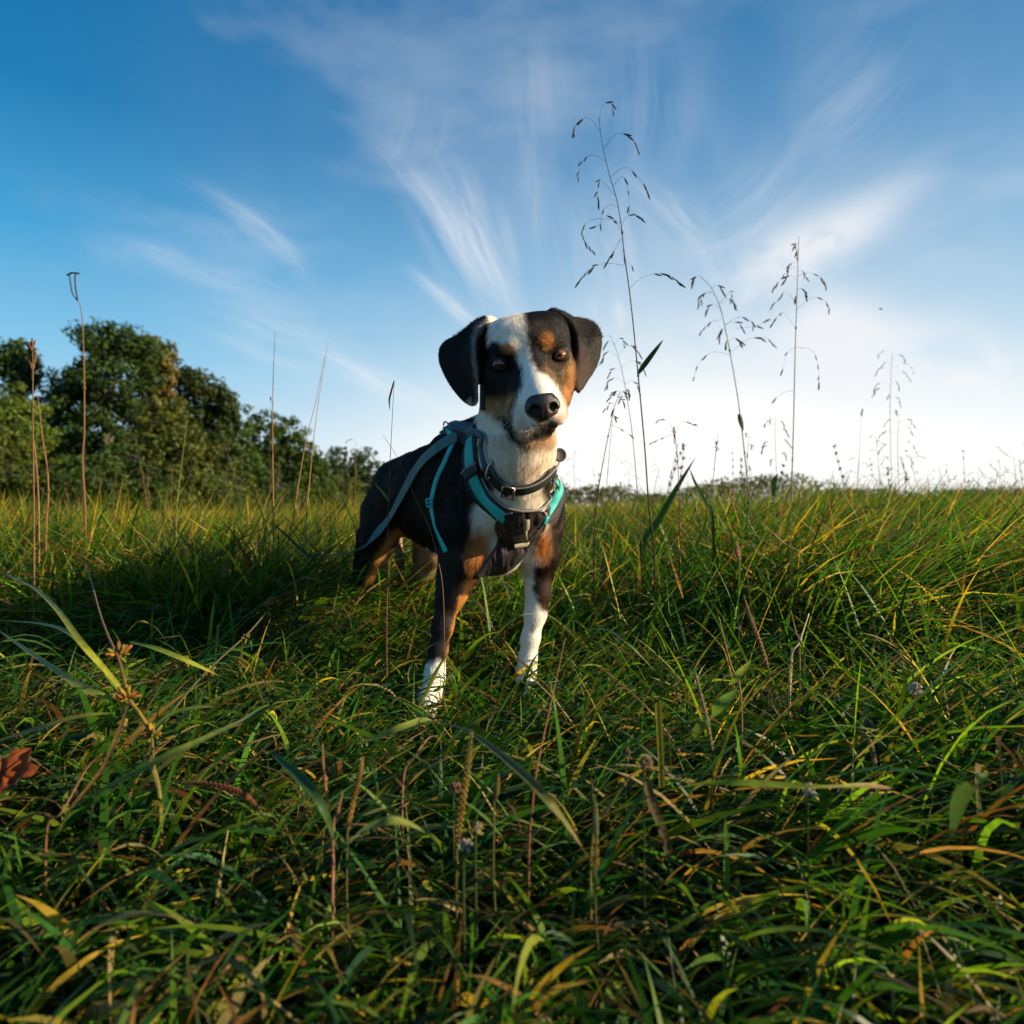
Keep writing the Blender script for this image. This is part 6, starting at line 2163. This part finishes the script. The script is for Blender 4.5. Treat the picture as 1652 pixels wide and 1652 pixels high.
    # dark seeded weeds on the right horizon
    WEEDS = ['leftmost dark seeded weed, first right of the straight tall stalk', 'dark seeded weed left of the thin stalk with the cylindrical head', 'dark seeded weed between the cylindrical head and the pale group', 'dark seeded weed just right of the pale seeding group',
             'first tall dark seeded weed of the thicket at the right', 'lower dark seeded weed behind the first tall one of the thicket', 'dark knobbly weed in the middle of the right thicket, near one', 'dark knobbly weed in the middle of the right thicket, tall one',
             'tallest weed but one at the right edge', 'low weed in front of the tallest one at the right edge', 'tallest dark weed, almost at the right edge of the picture', 'dark weed cut by the right edge of the picture', 'dark weed beyond the right edge',
             'very short dark weed tangled in the pale seeding group', 'shortest dark weed at the foot of the thicket']
    spots = [(1322, 800, 3.6), (1350, 792, 4.2), (1412, 785, 4.4), (1500, 790, 4.8), (1524, 765, 4.4), (1546, 780, 5.2), (1566, 782, 4.2), (1584, 770, 4.6), (1604, 760, 5.0), (1622, 778, 4.2), (1640, 740, 4.6), (1660, 765, 5.0), (1690, 755, 4.8), (1476, 800, 5.2), (1595, 790, 3.8)]
    for k, (u, v, Y) in enumerate(spots):
        x = (u - 826) / F_PX * Y
        g0 = float(gz(x, Y))
        H = CAM_Z + (H_PX - v) / F_PX * Y - g0
        e = empty('seeded_weed', (x, Y, g0))
        tag(e, WEEDS[k], 'weed', 'dark seeded weeds on the right horizon')
        rr = np.random.default_rng(200 + k)
        mb = MB(); sb = MB()
        top = Vector((rr.normal(0, .03), rr.normal(0, .03), H))
        q = spline([(0, 0, -.02), (rr.normal(0, .01), 0, H * .5), top], 14)
        mb.tube(q, [.0030 * (1 - .7 * i / 13) for i in range(14)], 5, (.07, .045, .03))
        for b in range(9):
            i = int(5 + b)
            if i > 13: i = 13
            sg = 1 if b % 2 else -1
            L = rr.uniform(.04, .10)
            en = q[i] + Vector((sg * L * .8, rr.normal(0, .03), L * rr.uniform(.4, 1.0)))
            br = spline([q[i], q[i].lerp(en, .5) + Vector((sg * .01, 0, -.006)), en], 6)
            mb.tube(br, .0013, 4, (.07, .045, .03))
            for t in range(2, 6):
                cluster(sb, br[t], 3, .011, (.045, .025, .018), rr, fan=1.0)
        mo = mb.build('stem', PLANT_M); mo.parent = e
        so = sb.build('seeds', PLANT_M); so.parent = e; tag(so, kind='stuff')


build_foreground()


def build_insects():
    m = pbr('insect_body', (.03, .02, .015), .5)
    for label, u, v, Y, s in (('tiny flying insect high in the sky at the right', 1421, 499, 1.8, .0042), ('tiny flying insect low in the sky above the right horizon', 1462, 728, 1.8, .0034)):
        c = P(u, v, Y)
        e = empty('flying_insect', c)
        tag(e, label, 'insect')
        mb = MB(); mb.ell(c, Vector((s, .2 * s, .25 * s)), s * .42, seg=8, rings=6); mb.ell(c + Vector((s * 1.1, 0, s * .3)), Vector((s * .35, 0, 0)), s * .3, seg=6, rings=5)
        mb.build('body', m, e)
        for sg in (-1, 1):
            wb = MB(); wb.leaf([c, c + Vector((-s * .2, sg * s, s)), c + Vector((-s * .6, sg * 1.8 * s, s * 1.3))], s * .8, (1, 0, 0), (.3, .3, .3))
            wb.build('wing', PLANT_M, e)


def skyline_stems():
    """fine seeding stems that stand above the field against the sky; every one a thing, meshes shared"""
    r = np.random.default_rng(77)
    kinds = []
    for k in range(7):
        mb, sb = MB(), MB()
        H = 1.0
        top = Vector((r.normal(0, .10), r.normal(0, .05), H))
        q = spline([(0, 0, 0), (r.normal(0, .03), 0, H * .5), top], 16)
        warm = k % 2 == 0
        sc_ = (.24, .15, .06) if warm else (.12, .12, .06)
        mb.tube(q, [.0055 * (1 - .7 * i / 15) for i in range(16)], 4, sc_)
        c = (.16, .08, .05) if warm else (.08, .07, .06)
        if k in (0, 3):          # plume
            for i in range(10, 16):
                cluster(sb, q[i], 7, .030, c, r, (0, 0, 1), .45)
        elif k in (1, 4, 6):     # open panicle
            for i in range(9, 16):
                sg = 1 if i % 2 else -1
                L = .16 * (1.2 - (i - 9) / 8) * r.uniform(.6, 1.2)
                d = Vector((sg * L, r.normal(0, .05), 0))
                seed_branch(sb, [q[i], q[i] + d * .5 + Vector((0, 0, L * .35)), q[i] + d + Vector((0, 0, L * .1))], 4, .018, c, r, rad=.0012)
        elif k == 2:             # spike
            for i in range(12, 16):
                cluster(sb, q[i], 8, .022, c, r, (0, 0, 1), .3)
        else:
            for i in (12, 14, 15):
                cluster(sb, q[i], 5, .020, c, r)
        ms = mb.build('stem', PLANT_M).data; me2 = sb.build('seeds', PLANT_M).data
        for o in [o for o in col.objects if o.data in (ms, me2)]:
            bpy.data.objects.remove(o)
        kinds.append((ms, me2))
    marks = [(60, 'by the broken orange stalks'), (180, 'by the hooked dry stalk'), (300, 'under the golden tree'), (420, 'left of the straight orange stem'), (480, 'by the straight orange stem'), (540, 'by the crossing yellow stems'), (800, 'left of the dog'),
             (1000, 'beside the dog'), (1065, 'behind the tallest purple stalk'), (1130, 'by the red brown head'), (1200, 'left of the leaning stalk'), (1255, 'right of the leaning stalk'), (1330, 'by the straight tall stalk'),
             (1420, 'by the cylindrical head'), (1480, 'among the pale group'), (1560, 'at the thicket'), (1600, 'in the thicket'), (1652, 'at the right edge'), (9999, 'beyond the right edge')]

    def where(u_):
        return next(w_ for lim, w_ in marks if u_ < lim)
    words = ['plumed brown', 'open headed', 'narrow spiked', 'plumed tawny', 'branching olive', 'knotted brown', 'loose headed green']
    spots = []
    for _ in range(62):
        spots.append((r.uniform(930, 1700), r.uniform(2.6, 6.5), 700 + 105 * r.random() ** .55))
    for _ in range(34):
        spots.append((r.uniform(-30, 600), r.uniform(2.3, 5.5), 710 + 95 * r.random() ** .6))
    for i, (u, Y, v) in enumerate(spots):
        k = int(r.integers(0, 7))
        x = (u - 826) / F_PX * Y
        g0 = float(gz(x, Y))
        H = CAM_Z + (H_PX - v) / F_PX * Y - g0
        rt = u > 800
        e = empty('seeding_stem', (x, Y, g0))
        tag(e, '%s fine %s stem against the sky, %s' % ('taller' if v < 765 else 'low', words[k], where(u)) if rt else '%s fine %s stem before the trees, %s' % ('taller' if v < 765 else 'low', words[k], where(u)), 'stem',
            'fine %s stems %s' % (words[k], 'against the sky' if rt else 'before the trees'))
        e.rotation_euler = (r.normal(0, .08), r.normal(0, .10), r.uniform(0, 6.28))
        s_ = H
        for nm, me_ in zip(('stem', 'seeds'), kinds[k]):
            o = bpy.data.objects.new(nm, me_); col.objects.link(o); o.parent = e; o.scale = (s_ * .8, s_ * .8, s_)
            if nm == 'seeds': tag(o, kind='stuff')


skyline_stems()
build_insects()
